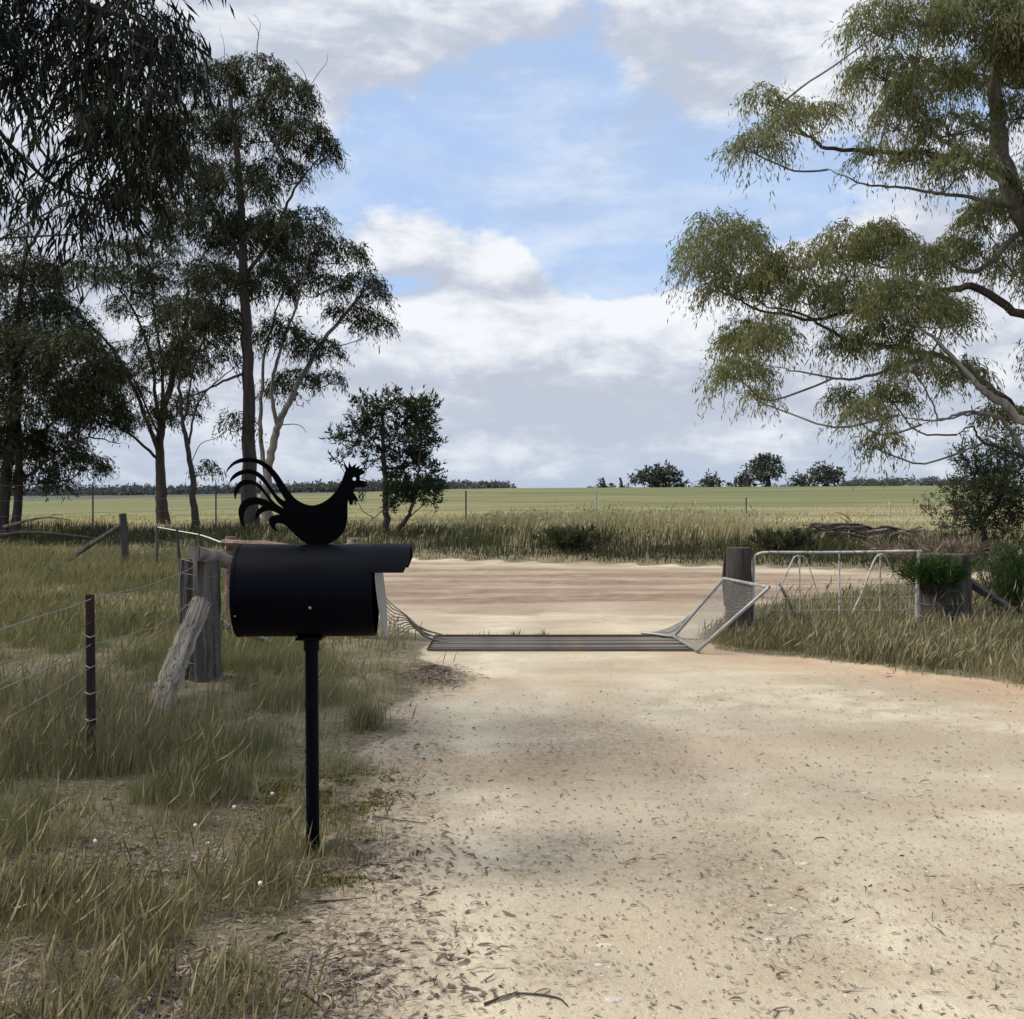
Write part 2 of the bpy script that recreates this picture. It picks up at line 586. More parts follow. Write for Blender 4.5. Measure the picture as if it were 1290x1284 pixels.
# soil attributes
xx, yy = V[:, 0], V[:, 1]
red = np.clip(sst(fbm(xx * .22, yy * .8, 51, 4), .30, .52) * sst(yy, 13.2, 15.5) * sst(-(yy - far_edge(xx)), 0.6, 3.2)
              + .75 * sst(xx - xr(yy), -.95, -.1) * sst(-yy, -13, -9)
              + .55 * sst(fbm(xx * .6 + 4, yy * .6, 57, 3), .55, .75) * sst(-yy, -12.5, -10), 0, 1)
pale = np.clip(sst(fbm(xx * .45 + 7, yy * 1.7, 61, 4), .5, .72), 0, 1)
lit_m = np.clip(sst(fbm(xx * .9, yy * .7, 71, 4), .42, .66) * sst(-yy, -10, -6) * sst(-xx, -2.2, -.2) + sst(-(xx - xl(yy)), -.55, -.1) * .9 * sst(-yy, -11, -8), 0, 1)
ctr = .55 + .06 * np.sin(yy * .5)
trk = np.exp(-((np.abs(xx - ctr) - .74) / .24) ** 2) * sst(-yy, -22, -13)
rad = np.hypot(xx - 6.4, yy - 11.5)
trk2 = (np.exp(-((rad - 5.1) / .22) ** 2) + np.exp(-((rad - 6.6) / .24) ** 2)) * sst(-yy, -11.5, -9.5)
trk = np.clip(np.maximum(trk, trk2), 0, 1) * (.35 + .65 * sst(fbm(xx * 1.3, yy * .8, 65, 3), .3, .6))
pale = np.clip(np.maximum(pale * .8, trk * .9), 0, 1) * (1 - .75 * sst(yy, 14.5, 16.5) * sst(-(yy - far_edge(xx)), 1.0, 2.6))
lit_m = lit_m * (1 - .7 * trk)
# curved tyre marks across the mouth of the drive
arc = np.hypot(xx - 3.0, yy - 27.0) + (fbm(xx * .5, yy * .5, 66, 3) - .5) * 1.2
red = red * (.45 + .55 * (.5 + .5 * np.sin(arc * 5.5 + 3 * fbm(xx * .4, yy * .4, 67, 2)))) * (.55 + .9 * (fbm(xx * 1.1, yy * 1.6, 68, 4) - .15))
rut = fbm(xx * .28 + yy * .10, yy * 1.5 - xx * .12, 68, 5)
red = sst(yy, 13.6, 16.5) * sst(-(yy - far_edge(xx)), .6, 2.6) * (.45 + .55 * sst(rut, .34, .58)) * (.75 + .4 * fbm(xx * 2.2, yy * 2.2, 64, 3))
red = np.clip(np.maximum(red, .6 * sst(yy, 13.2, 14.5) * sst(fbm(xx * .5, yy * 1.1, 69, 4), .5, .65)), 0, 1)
rust = np.clip(sst(xx - xr(yy), -1.5, -.1) * sst(-yy, -13, -9) + .5 * sst(fbm(xx * .5, yy * 1.4, 58, 4), .5, .7) * sst(-yy, -11, -9.5)
               + .45 * sst(np.abs(xx - ctr - .1), .5, .0) * sst(fbm(xx * 1.2, yy * .35, 59, 3), .45, .65), 0, 1)
fld = sst(yy - far_edge(xx), 6, 14)
bare = np.clip(sst(fbm(xx * .5, yy * .35, 81, 3), .52, .68) * sst(-xx, 2.2, 3.4) * sst(yy, 5.5, 7) * sst(-yy, -11.5, -9.5), 0, 1)


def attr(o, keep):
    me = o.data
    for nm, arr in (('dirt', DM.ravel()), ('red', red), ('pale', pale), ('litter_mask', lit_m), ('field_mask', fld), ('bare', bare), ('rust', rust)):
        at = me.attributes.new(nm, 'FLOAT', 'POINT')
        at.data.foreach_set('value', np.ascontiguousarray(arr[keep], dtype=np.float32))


def ground_material():
    m, t, out = new_mat('earth')
    tcn = t.node('ShaderNodeTexCoord')
    P = tcn.outputs['Object']

    def A(nm):
        nd = t.node('ShaderNodeAttribute')
        nd.attribute_name = nm
        return nd.outputs['Fac']
    big = t.noise(t.mapping(P, (1, 1.6, 1)), .55, 5, .55, .5)
    mid = t.noise(P, 3.2, 6, .6, .3)
    fine = t.noise(P, 26, 5, .7)
    grit = t.noise(P, 120, 3, .7)
    # dirt
    sand = t.mix(t.ramp(big, .34, .66), (.385, .318, .222), (.495, .425, .312))
    sand = t.mix(t.ramp(mid, .42, .72, 0, .55), sand, (.42, .365, .285))
    sand = t.mix(t.math('MULTIPLY', A('pale'), t.ramp(mid, .3, .65)), sand, (.61, .54, .40))
    sand = t.mix(t.math('MULTIPLY', A('rust'), t.ramp(mid, .25, .65, .3, .9)), sand, (.40, .265, .165))
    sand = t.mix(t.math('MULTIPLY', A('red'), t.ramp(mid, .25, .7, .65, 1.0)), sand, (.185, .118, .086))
    sand = t.mix(t.math('MULTIPLY', A('litter_mask'), t.ramp(fine, .35, .65, .15, .75)), sand, (.19, .15, .11))
    sand = t.mix(t.ramp(fine, .54, .74, 0, .35), sand, (.22, .15, .105))
    sand = t.mix(t.ramp(grit, .58, .72, 0, .55), sand, (.45, .39, .29))
    sand = t.mix(t.ramp(grit, .42, .30, 0, .5), sand, (.10, .078, .055))
    g2 = t.noise(P, 58, 4, .75)
    sand = t.mix(t.ramp(g2, .55, .72, 0, .5), sand, (.175, .135, .095))
    sand = t.mix(t.ramp(g2, .44, .32, 0, .5), sand, (.47, .405, .30))
    # grown ground under the grass
    soil = t.mix(t.ramp(mid, .35, .65), (.125, .112, .066), (.20, .172, .112))
    soil = t.mix(t.ramp(fine, .5, .68, 0, .7), soil, (.26, .22, .155))
    soil = t.mix(t.math('MULTIPLY', A('bare'), t.ramp(mid, .3, .6)), soil, (.19, .135, .085))
    # paddock
    st = t.noise(t.mapping(P, (.035, .16, 1)), 1.0, 6, .62, .6)
    st2 = t.noise(t.mapping(P, (.012, .05, 1), (4, 2, 0)), 1.0, 4, .55, .5)
    gr = t.mix(t.ramp(st, .30, .70), (.105, .125, .048), (.22, .20, .10))
    gr = t.mix(t.ramp(st2, .36, .66, 0, .75), gr, (.085, .112, .038))
    gr = t.mix(t.ramp(fine, .4, .7, 0, .35), gr, (.27, .24, .135))
    sep = t.node('ShaderNodeSeparateXYZ')
    t.put(sep.inputs[0], P)
    straw = t.ramp(sep.outputs[1], 75, 40, 0, .8)
    gr = t.mix(t.math('MULTIPLY', straw, t.ramp(st, .3, .6)), gr, (.34, .28, .15))
    col = t.mix(A('field_mask'), soil, gr)
    edge = t.ramp(t.math('ADD', A('dirt'), t.math('MULTIPLY', t.math('SUBTRACT', fine, .5), .7)), .35, .65)
    col = t.mix(edge, col, sand)
    b = t.node('ShaderNodeBsdfPrincipled')
    t.put(b.inputs['Base Color'], col)
    b.inputs['Roughness'].default_value = .95
    b.inputs['Specular IOR Level'].default_value = .12
    h = t.math('ADD', t.math('MULTIPLY', mid, 1.2), t.math('ADD', t.math('MULTIPLY', fine, .5), t.math('MULTIPLY', grit, .22)))
    bp = t.node('ShaderNodeBump')
    bp.inputs['Strength'].default_value = .8
    bp.inputs['Distance'].default_value = .022
    t.put(bp.inputs['Height'], h)
    t.put(b.inputs['Normal'], bp.outputs[0])
    t.l.new(b.outputs[0], out.inputs[0])
    return m


M['earth'] = ground_material()
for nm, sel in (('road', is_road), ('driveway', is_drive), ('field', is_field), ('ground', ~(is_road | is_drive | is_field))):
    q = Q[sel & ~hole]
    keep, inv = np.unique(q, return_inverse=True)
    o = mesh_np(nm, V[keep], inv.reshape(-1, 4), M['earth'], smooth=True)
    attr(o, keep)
    o['kind'] = 'structure'


def gz(x, y):
    return float(hgt(np.array([x]), np.array([y]))[0])


# ------------------------------------------------------------------ trees
def unit(v):
    return v / (np.linalg.norm(v, axis=-1, keepdims=True) + 1e-9)


def leaf_quads(base, d, L, Wd, r_):
    """kite-shaped leaves: base (n,3), unit direction (n,3)"""
    n = len(base)
    s = unit(np.cross(d, unit(r_.normal(size=(n, 3)))))
    L = L[:, None]
    Wd = Wd[:, None]
    nrm = np.cross(d, s)
    mid = base + d * L * .42 + nrm * L * .05
    v = np.stack([base, mid + s * Wd * .5, base + d * L, mid - s * Wd * .5], 1).reshape(-1, 3)
    f = np.arange(n * 4).reshape(-1, 4)
    return v, f


def strands(c, R, n, k, Ls, droop, L, Wd, r_, up=-.25, shell=.5, hang=.75):
    """n little sprays on and in an ellipsoid, each a drooping stem with k leaves"""
    u = unit(r_.normal(size=(n * 3, 3)))
    u = u[u[:, 2] > up][:n]
    if len(u) < n:
        u = np.vstack([u, unit(r_.normal(size=(n - len(u), 3)))])
    rad = shell + (1 - shell) * r_.random((n, 1)) ** .6
    o = c + u * rad * R * (1 + .07 * r_.normal(size=(n, 1)))
    d = unit(u * np.array([1, 1, .55]) + .55 * r_.normal(size=(n, 3)))
    t = (np.arange(k) + r_.random((n, k))) / k
    ls = Ls * (0.6 + .8 * r_.random((n, 1)))
    p = o[:, None, :] + d[:, None, :] * (t * ls)[..., None]
    p[..., 2] -= droop * ls * t ** 1.7
    p += r_.normal(size=p.shape) * .06 * Ls
    tan = d[:, None, :] * .5 + np.array([0, 0, -1.0]) * (droop * t)[..., None]
    ld = unit(unit(tan) * .6 + np.array([0, 0, -hang]) + .55 * r_.normal(size=p.shape))
    m = n * k
    return leaf_quads(p.reshape(-1, 3), ld.reshape(-1, 3), L * (.55 + .75 * r_.random(m)), Wd * (.6 + .7 * r_.random(m)), r_)


def tree(name, label, cat, Y, base, limbs, clumps, leaf='leaf_dark', bark='bark_dark', L=.2, Wd=.034, dens=75, k=9, Ls=.55, droop=.9,
         depth=1.0, seed=1, group=None, twig_r=.018, hang=.75, up=-.25, shell=.5, zbase=None, flatten=.85, trunk_mats=None, ntwig=7, loose=0.0, twig_mat='twig', jit=.12):
    """limbs: (points as sight lines (x, y, nearer/farther offset in m), radius at start, radius at end); the first is the trunk.
    clumps: (x, y, rx, ry[, offset]) with radii along the same sight lines."""
    r_ = np.random.default_rng(seed)
    bx = px(base[0], base[1], Y)
    bz = gz(bx[0], Y) if zbase is None else zbase
    root = thing(name, label, cat, (bx[0], Y, bz), group)
    sc = Y / F
    segs = []
    for i, lim in enumerate(limbs):
        pts, r0, r1 = lim[:3]
        bk = lim[3] if len(lim) > 3 else bark
        w = np.array([px(p[0], p[1], Y) + np.array([0, (p[2] if len(p) > 2 else 0), 0]) for p in pts])
        if i == 0:
            w[0] = (bx[0], Y, bz - .15)
        cp = curve_pts(w, 6, wob=.35 * min(r0, .12), seed=seed + i)
        rr = np.linspace(r0, r1, len(cp))
        if i == 0:
            rr = rr * (1 + .45 * np.exp(-np.arange(len(cp)) / 2.0))
        under(MB().tube(cp, rr, 10 if r0 > .08 else 6, True, .12, seed + i).build('trunk' if i == 0 else 'branch', M[bk]), root)
        segs.append(cp)
    allp = np.vstack(segs)
    tw = MB()
    vs, fs, off = [], [], 0
    for ci, c in enumerate(clumps):
        cx_, cy_, rx, ry = c[:4]
        dy = c[4] if len(c) > 4 else (r_.random() - .5) * 2 * depth
        ctr = px(cx_, cy_, Y + dy)
        if jit:
            q_ = 1 + jit * (r_.random(2) * 2 - 1)
            rx, ry = rx * q_[0], ry * q_[1]
        R = np.array([rx * sc, (rx + ry) * .5 * sc * 1.05, ry * sc * flatten])
        n = max(4, int(dens * rx * ry / 1000.0 * (1 - loose) * (1 + jit * 1.6 * (r_.random() - .62))))
        v, f = strands(ctr, R, n, k, Ls, droop, L, Wd, r_, up, shell, hang)
        vs.append(v)
        fs.append(f + off)
        off += len(v)
        # limb from the nearest wood below into the clump, then twigs that fan out to its shell
        hub = ctr - np.array([0, 0, R[2] * .45])
        dd = np.linalg.norm(allp - hub, axis=1) + np.where(allp[:, 2] > hub[2] + .1, 1.5, 0)
        a = allp[int(np.argmin(dd))]
        mid = (a + hub) / 2 + np.array([0, 0, -.12 * np.linalg.norm(hub - a)]) + r_.normal(size=3) * .06 * np.linalg.norm(hub - a)
        ln = np.linalg.norm(hub - a)
        tw.tube(curve_pts([a, mid, hub], 4, twig_r * .8, seed + ci), np.linspace(twig_r * min(1.5, .9 + ln * .3), twig_r * .9, 9), 5, False)
        for q in range(ntwig):
            u = unit(r_.normal(size=3) * np.array([1, 1, .8]) + np.array([0, 0, .35]))
            e = ctr + u * R * (.75 + .35 * r_.random())
            m2 = hub * .45 + e * .55 + r_.normal(size=3) * .12 * R
            tw.tube(curve_pts([hub, m2, e], 3, twig_r * .5, seed + ci * 9 + q), np.linspace(twig_r * .9, twig_r * .22, 7), 4, False)
    if clumps:
        cr = under(mesh_np('crown', np.vstack(vs), np.vstack(fs), M[leaf]), root)
        cr['kind'] = 'stuff'
        t_ = under(tw.build('twigs', M[twig_mat]), root)
        t_['kind'] = 'stuff'
    return root


# big gum whose trunk stands just outside the picture, by the gate
BIG = [(1105, 30, 42, 38), (1160, 22, 52, 42), (1225, 18, 52, 46), (1282, 45, 42, 60), (1115, 92, 42, 36), (1175, 105, 55, 40), (1240, 95, 46, 45),
       (1285, 140, 30, 40), (1130, 150, 52, 34), (1195, 162, 46, 30), (1100, 192, 26, 18), (1150, 198, 30, 16), (1215, 205, 34, 26),
       (965, 122, 26, 30), (992, 152, 30, 32), (952, 185, 28, 24), (1013, 142, 24, 20), (1045, 140, 16, 15), (1262, 258, 34, 38), (1240, 275, 30, 34),
       (1278, 330, 26, 56), (905, 295, 46, 30), (884, 335, 34, 40), (938, 315, 34, 38), (925, 362, 42, 34), (968, 352, 36, 32), (940, 430, 36, 34),
       (968, 425, 30, 36), (932, 470, 26, 26), (956, 500, 20, 28), (1010, 330, 38, 34), (1060, 312, 46, 40), (1110, 312, 50, 46), (1160, 330, 42, 46),
       (1020, 372, 40, 32), (1080, 375, 52, 40), (1140, 390, 50, 45), (1190, 395, 36, 42), (1110, 430, 44, 36), (1060, 430, 22, 26), (1155, 462, 34, 34),
       (1090, 520, 26, 22), (1110, 558, 22, 26), (1063, 502, 18, 20), (1125, 500, 26, 22), (1213, 470, 24, 26), (1268, 520, 30, 18), (1203, 320, 26, 30),
       (1350, 60, 80, 70), (1345, 200, 60, 70), (1370, 330, 70, 70), (1440, 150, 90, 90), (1460, 330, 80, 80), (1340, 440, 50, 45), (1430, 460, 70, 50)]
tree('gum_tree', 'big spreading gum with olive drooping foliage overhanging the white gate', 'tree', 15.0, (1425, 772),
     [([(1425, 772), (1412, 640), (1390, 470, .2), (1330, 320, .3), (1273, 190, .2), (1261, 124, .1), (1255, 40, 0), (1250, -60, 0)], .27, .025, 'bark_grey'),
      ([(1400, 500), (1340, 430, -.3), (1290, 397, 0), (1232, 359, .2), (1195, 361, .5), (1120, 372, .6), (1040, 392, .6), (960, 378, .5), (915, 360, .4)], .075, .008, 'bark_dark'),
      ([(1340, 330, .2), (1275, 226, 0), (1230, 208, -.1), (1184, 202, -.2), (1130, 202, -.3), (1038, 200, -.4), (1009, 189, -.5), (987, 171, -.5), (970, 140, -.5)], .055, .005, 'bark_dark'),
      ([(1300, 262, .2), (1224, 246, .1), (1180, 244, 0), (1133, 239, -.1), (1086, 239, -.2), (1060, 230, -.25), (1035, 222, -.3)], .03, .005, 'bark_grey'),
      ([(1275, 226, .2), (1239, 182, .5), (1206, 149, .7), (1180, 100, .8), (1165, 40, .9)], .05, .012, 'bark_pale'),
      ([(1405, 590, .2), (1350, 555, .4), (1290, 504, .5), (1239, 460, .5), (1184, 438, .5), (1130, 430, .4), (1075, 424, .3), (1017, 395, .2), (960, 380, .1), (900, 330, 0)], .07, .004, 'bark_dark'),
      ([(1408, 620), (1350, 575, -.3), (1290, 548, -.5), (1232, 508, -.6), (1205, 488, -.6), (1160, 440, -.6), (1110, 400, -.6)], .09, .012, 'bark_pale'),
      ([(1190, 444, .4), (1150, 455, .3), (1119, 466, .2), (1071, 477, .1), (1031, 473, 0), (995, 466, 0), (960, 460, 0)], .032, .004, 'bark_grey'),
      ([(1412, 660), (1340, 640, -.4), (1290, 606, -.6), (1264, 580, -.7), (1232, 537, -.8), (1200, 528, -.8), (1165, 532, -.8), (1133, 540, -.8)], .05, .004, 'bark_grey'),
      ([(1264, 580, -.7), (1240, 570, -.7), (1212, 558, -.6), (1205, 540, -.5), (1190, 550, -.4)], .03, .006, 'bark_dark'),
      ([(1225, 530, -.8), (1180, 526, -.9), (1150, 536, -1.), (1120, 535, -1.), (1100, 530, -1.)], .025, .006, 'bark_grey'),
      ([(1290, 290, .2), (1250, 330, .6), (1195, 300, .9), (1150, 318, 1.), (1110, 300, 1.1)], .04, .008, 'bark_grey')],
     [(a, b, c * .77, d * .80) for a, b, c, d in BIG], 'leaf_olive', 'bark_grey', L=.10, Wd=.0165, dens=300, k=10, Ls=.30, droop=.85, depth=1.1, flatten=.95, seed=11, twig_r=.012, hang=.85, up=-.25, shell=.5, ntwig=12, twig_mat='bark_grey', jit=.34)

# near gum overhanging from the fence side
NEAR = [(30, 20, 70, 50), (105, 30, 62, 55), (178, 30, 52, 52), (205, 60, 30, 55), (75, 95, 45, 40), (140, 105, 60, 50), (190, 110, 38, 50), (100, 150, 50, 36),
        (160, 165, 46, 40), (190, 200, 26, 44), (110, 215, 30, 34), (20, 245, 26, 30), (75, 250, 24, 24), (120, 262, 34, 30), (170, 245, 30, 36), (85, 290, 20, 16),
        (-60, 40, 70, 70), (-150, 120, 80, 80), (-60, 200, 60, 60), (-240, 20, 110, 100), (-330, 180, 110, 100), (-160, -120, 130, 90), (40, -110, 110, 80), (-420, 40, 120, 110),
        (170, -80, 70, 60)] + [
    (CX + F * wx / wy, HY - F * (wz - EYE) / wy, 130 * 7.6 / wy, 85 * 7.6 / wy, wy - 7.6) for wx, wy, wz in
    [(-6.6, 7.4, 5.4), (-7.4, 8.2, 6.0), (-8.2, 7.6, 6.4), (-7.0, 9.2, 5.8), (-8.4, 9.4, 6.6), (-9.2, 8.4, 6.2), (-5.8, 6.8, 6.0), (-6.2, 9.6, 6.8)]]  # crown clumps out of view, added to shade the verge by the fence
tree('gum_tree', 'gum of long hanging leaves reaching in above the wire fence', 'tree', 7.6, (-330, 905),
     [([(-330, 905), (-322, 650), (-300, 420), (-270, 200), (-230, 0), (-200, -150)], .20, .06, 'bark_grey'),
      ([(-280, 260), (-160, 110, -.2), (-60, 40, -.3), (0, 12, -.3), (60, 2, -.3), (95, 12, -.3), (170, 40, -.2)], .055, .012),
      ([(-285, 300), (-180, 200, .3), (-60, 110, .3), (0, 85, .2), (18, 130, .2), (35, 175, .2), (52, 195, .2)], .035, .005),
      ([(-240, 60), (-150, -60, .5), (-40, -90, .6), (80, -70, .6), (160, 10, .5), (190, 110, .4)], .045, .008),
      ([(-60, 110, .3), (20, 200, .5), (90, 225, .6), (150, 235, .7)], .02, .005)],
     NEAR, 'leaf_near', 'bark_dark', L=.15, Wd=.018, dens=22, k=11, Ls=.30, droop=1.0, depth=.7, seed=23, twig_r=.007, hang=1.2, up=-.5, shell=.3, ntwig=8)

# gums on the far verge
D_CL = [(272, 105, 46, 34), (322, 92, 46, 30), (362, 125, 38, 36), (250, 165, 52, 46), (318, 165, 56, 46), (384, 172, 28, 36), (408, 192, 20, 30), (228, 220, 62, 46), (298, 235, 58, 48),
        (352, 215, 34, 28), (252, 285, 56, 42), (312, 305, 52, 46), (350, 285, 26, 36), (286, 360, 48, 38), (338, 358, 30, 34), (280, 410, 30, 26), (190, 180, 40, 40), (180, 250, 40, 30)]
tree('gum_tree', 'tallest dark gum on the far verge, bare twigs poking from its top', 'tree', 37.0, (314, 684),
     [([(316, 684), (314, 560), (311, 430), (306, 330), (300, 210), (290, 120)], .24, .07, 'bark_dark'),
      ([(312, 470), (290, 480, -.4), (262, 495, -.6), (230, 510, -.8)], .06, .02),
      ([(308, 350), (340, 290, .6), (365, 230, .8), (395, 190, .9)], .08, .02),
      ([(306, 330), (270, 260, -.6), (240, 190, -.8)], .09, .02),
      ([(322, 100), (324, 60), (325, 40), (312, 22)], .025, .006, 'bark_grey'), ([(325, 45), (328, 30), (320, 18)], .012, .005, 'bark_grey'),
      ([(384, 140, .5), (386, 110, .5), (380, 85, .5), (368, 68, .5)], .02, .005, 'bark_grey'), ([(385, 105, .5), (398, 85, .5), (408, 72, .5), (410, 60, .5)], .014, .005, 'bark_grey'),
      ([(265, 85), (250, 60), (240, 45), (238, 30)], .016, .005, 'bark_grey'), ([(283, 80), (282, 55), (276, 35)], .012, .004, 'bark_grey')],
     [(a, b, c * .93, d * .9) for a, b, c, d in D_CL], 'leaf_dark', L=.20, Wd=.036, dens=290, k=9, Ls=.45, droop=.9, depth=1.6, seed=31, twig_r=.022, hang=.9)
E_CL = [(382, 300, 40, 32), (425, 322, 38, 28), (458, 358, 28, 24), (470, 408, 22, 20), (402, 362, 44, 32), (440, 396, 30, 22), (362, 338, 36, 36), (402, 442, 28, 26), (376, 478, 26, 22),
        (352, 425, 32, 36), (415, 478, 16, 16), (392, 272, 30, 16), (474, 372, 14, 16), (350, 490, 22, 16)]
tree('gum_tree', 'pale barked gum forking low, crown leaning to the road side', 'tree', 39.5, (338, 684),
     [([(341, 684), (336, 630), (340, 585), (350, 540), (368, 500), (400, 440), (440, 390), (460, 365)], .20, .03, 'bark_grey'),
      ([(337, 610), (327, 560, .3), (325, 500, .5), (330, 440, .6), (345, 380, .7)], .10, .03, 'bark_grey'),
      ([(350, 540), (345, 490, -.3), (358, 440, -.5), (380, 380, -.6), (395, 320, -.7)], .08, .02, 'bark_grey'),
      ([(400, 440), (440, 430, .4), (462, 418, .5)], .03, .01, 'bark_pale'), ([(352, 535), (375, 535, .2), (385, 545, .2)], .025, .01, 'bark_pale')],
     [(a, b, c * .92, d * .9) for a, b, c, d in E_CL], 'leaf_dark', L=.20, Wd=.036, dens=270, k=9, Ls=.45, droop=.8, depth=1.3, seed=37, twig_r=.02)
B_CL = [(148, 318, 48, 26), (192, 312, 38, 28), (118, 348, 42, 26), (212, 352, 42, 38), (180, 388, 46, 34), (232, 398, 36, 38), (202, 468, 42, 42), (238, 458, 28, 38), (188, 528, 36, 26),
        (92, 342, 34, 22), (222, 515, 28, 28), (150, 492, 38, 26), (210, 425, 34, 30), (165, 350, 40, 26), (170, 440, 20, 16)]
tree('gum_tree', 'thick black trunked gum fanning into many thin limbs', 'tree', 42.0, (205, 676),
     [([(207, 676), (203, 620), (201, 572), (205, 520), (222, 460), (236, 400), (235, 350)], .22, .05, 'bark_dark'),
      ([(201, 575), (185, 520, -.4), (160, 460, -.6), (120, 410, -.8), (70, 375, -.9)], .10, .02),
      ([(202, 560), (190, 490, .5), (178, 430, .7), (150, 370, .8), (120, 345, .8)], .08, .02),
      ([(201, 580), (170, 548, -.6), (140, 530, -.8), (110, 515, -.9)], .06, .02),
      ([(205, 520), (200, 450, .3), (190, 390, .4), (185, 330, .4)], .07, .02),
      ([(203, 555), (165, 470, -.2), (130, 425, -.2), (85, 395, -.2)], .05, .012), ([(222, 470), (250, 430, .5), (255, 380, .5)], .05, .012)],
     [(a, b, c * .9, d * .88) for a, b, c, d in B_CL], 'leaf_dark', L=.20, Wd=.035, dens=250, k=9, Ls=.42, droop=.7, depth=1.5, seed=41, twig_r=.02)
tree('gum_tree', 'slender gum with a thin peeling trunk beside the thick black one', 'tree', 37.0, (246, 682),
     [([(248, 682), (244, 625), (238, 570), (230, 525), (226, 470), (230, 410)], .12, .025, 'bark_dark'),
      ([(238, 560), (246, 510, .2), (272, 478, .3), (300, 455, .4)], .045, .012), ([(240, 585), (255, 560, -.2), (275, 552, -.2), (292, 540, -.2)], .018, .006),
      ([(232, 530), (246, 470, -.3), (262, 420, -.3), (270, 360, -.3)], .045, .012)],
     [(266, 590, 14, 14), (258, 428, 28, 32), (282, 400, 24, 24), (266, 348, 30, 28), (300, 535, 16, 24), (240, 395, 30, 30), (288, 450, 14, 14), (228, 450, 20, 24), (245, 500, 10, 14)],
     'leaf_dark', L=.20, Wd=.035, dens=230, k=9, Ls=.5, droop=.9, depth=1.0, seed=43, twig_r=.016)
A_CL = [(30, 368, 48, 42), (62, 415, 56, 48), (18, 450, 50, 50), (92, 458, 46, 46), (112, 505, 40, 34), (52, 508, 56, 38), (18, 560, 36, 34), (68, 562, 36, 26), (128, 528, 34, 22),
        (100, 586, 34, 20), (40, 600, 28, 22), (-40, 440, 60, 70), (-50, 550, 50, 50), (30, 335, 40, 22), (75, 610, 14, 10), (-90, 480, 60, 60), (132, 470, 24, 26)]
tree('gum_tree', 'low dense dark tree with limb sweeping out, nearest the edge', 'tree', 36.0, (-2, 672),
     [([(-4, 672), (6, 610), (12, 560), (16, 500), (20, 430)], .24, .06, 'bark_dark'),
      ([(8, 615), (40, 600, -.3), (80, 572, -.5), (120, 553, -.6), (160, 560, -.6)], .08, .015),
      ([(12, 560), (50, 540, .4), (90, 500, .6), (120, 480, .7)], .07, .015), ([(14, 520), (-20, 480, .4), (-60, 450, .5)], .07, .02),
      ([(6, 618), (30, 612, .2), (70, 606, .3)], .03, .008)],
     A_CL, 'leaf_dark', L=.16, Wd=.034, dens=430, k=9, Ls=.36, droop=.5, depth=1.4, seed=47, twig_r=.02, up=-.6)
tree('small_tree', 'pale dead limbed gum top showing between the dark crowns', 'tree', 36.0, (20, 668),
     [([(20, 668), (24, 560), (22, 440), (28, 340), (50, 290), (70, 262)], .12, .03, 'bark_dark'), ([(28, 340), (34, 300), (42, 270), (50, 245)], .05, .015, 'bark_pale'),
      ([(70, 330), (95, 305), (115, 285)], .03, .01, 'bark_pale'), ([(22, 380), (60, 345), (72, 325)], .05, .025, 'bark_pale')],
     [(30, 290, 20, 14), (60, 240, 24, 18), (10, 300, 20, 20), (90, 270, 20, 14)], 'leaf_dark', 'bark_pale', dens=50, seed=53, depth=.5)
# the small open tree behind the rooster
S_CL = [(440, 553, 15, 9), (426, 578, 6, 7), (421, 548, 9, 6), (452, 532, 14, 12), (476, 514, 16, 13), (492, 502, 12, 9), (508, 514, 16, 15), (530, 518, 15, 17), (541, 508, 9, 10), (470, 545, 16, 15),
        (498, 545, 18, 17), (530, 552, 16, 17), (514, 578, 22, 17), (536, 590, 9, 9), (524, 614, 30, 20), (506, 622, 18, 14), (546, 612, 9, 12), (549, 590, 6, 8), (490, 640, 8, 7), (456, 566, 12, 9), (518, 533, 14, 12),
        (455, 505, 6, 10), (536, 535, 10, 10), (552, 560, 6, 5), (462, 580, 6, 6), (545, 632, 9, 6), (500, 596, 12, 12), (449, 627, 8, 4), (470, 525, 12, 10), (485, 575, 10, 12), (525, 570, 12, 12)]
tree('small_tree', 'small open crowned tree with tufted foliage behind the rooster', 'tree', 33.0, (486, 688),
     [([(487, 688), (487, 640), (484, 590), (483, 555), (480, 520), (478, 505)], .115, .02, 'bark_dark'),
      ([(490, 676), (508, 660, -.2), (520, 640, -.3), (528, 605, -.3), (530, 560, -.3), (528, 520, -.3)], .075, .014, 'bark_dark'),
      ([(486, 615), (472, 610, .3), (455, 603, .4), (440, 600, .4)], .02, .006), ([(485, 605), (505, 585, .3), (522, 560, .4)], .035, .01), ([(484, 570), (462, 548, -.3), (440, 545, -.3)], .025, .008),
      ([(510, 660), (505, 682, -.3), (500, 690, -.3)], .015, .006), ([(512, 655), (530, 640, -.4), (545, 628, -.5)], .02, .006), ([(486, 640), (470, 655, -.3), (458, 668, -.5)], .014, .005),
      ([(500, 672, .2), (520, 660, .3), (540, 655, .4), (552, 640, .4)], .012, .004), ([(515, 690, .2), (528, 668, .3), (534, 650, .4), (548, 642, .4)], .010, .004)],
     S_CL, 'leaf_fine', L=.17, Wd=.045, dens=330, k=7, Ls=.22, droop=-.1, depth=.6, seed=59, twig_r=.012, hang=-.35, up=-1, shell=.2, ntwig=6)
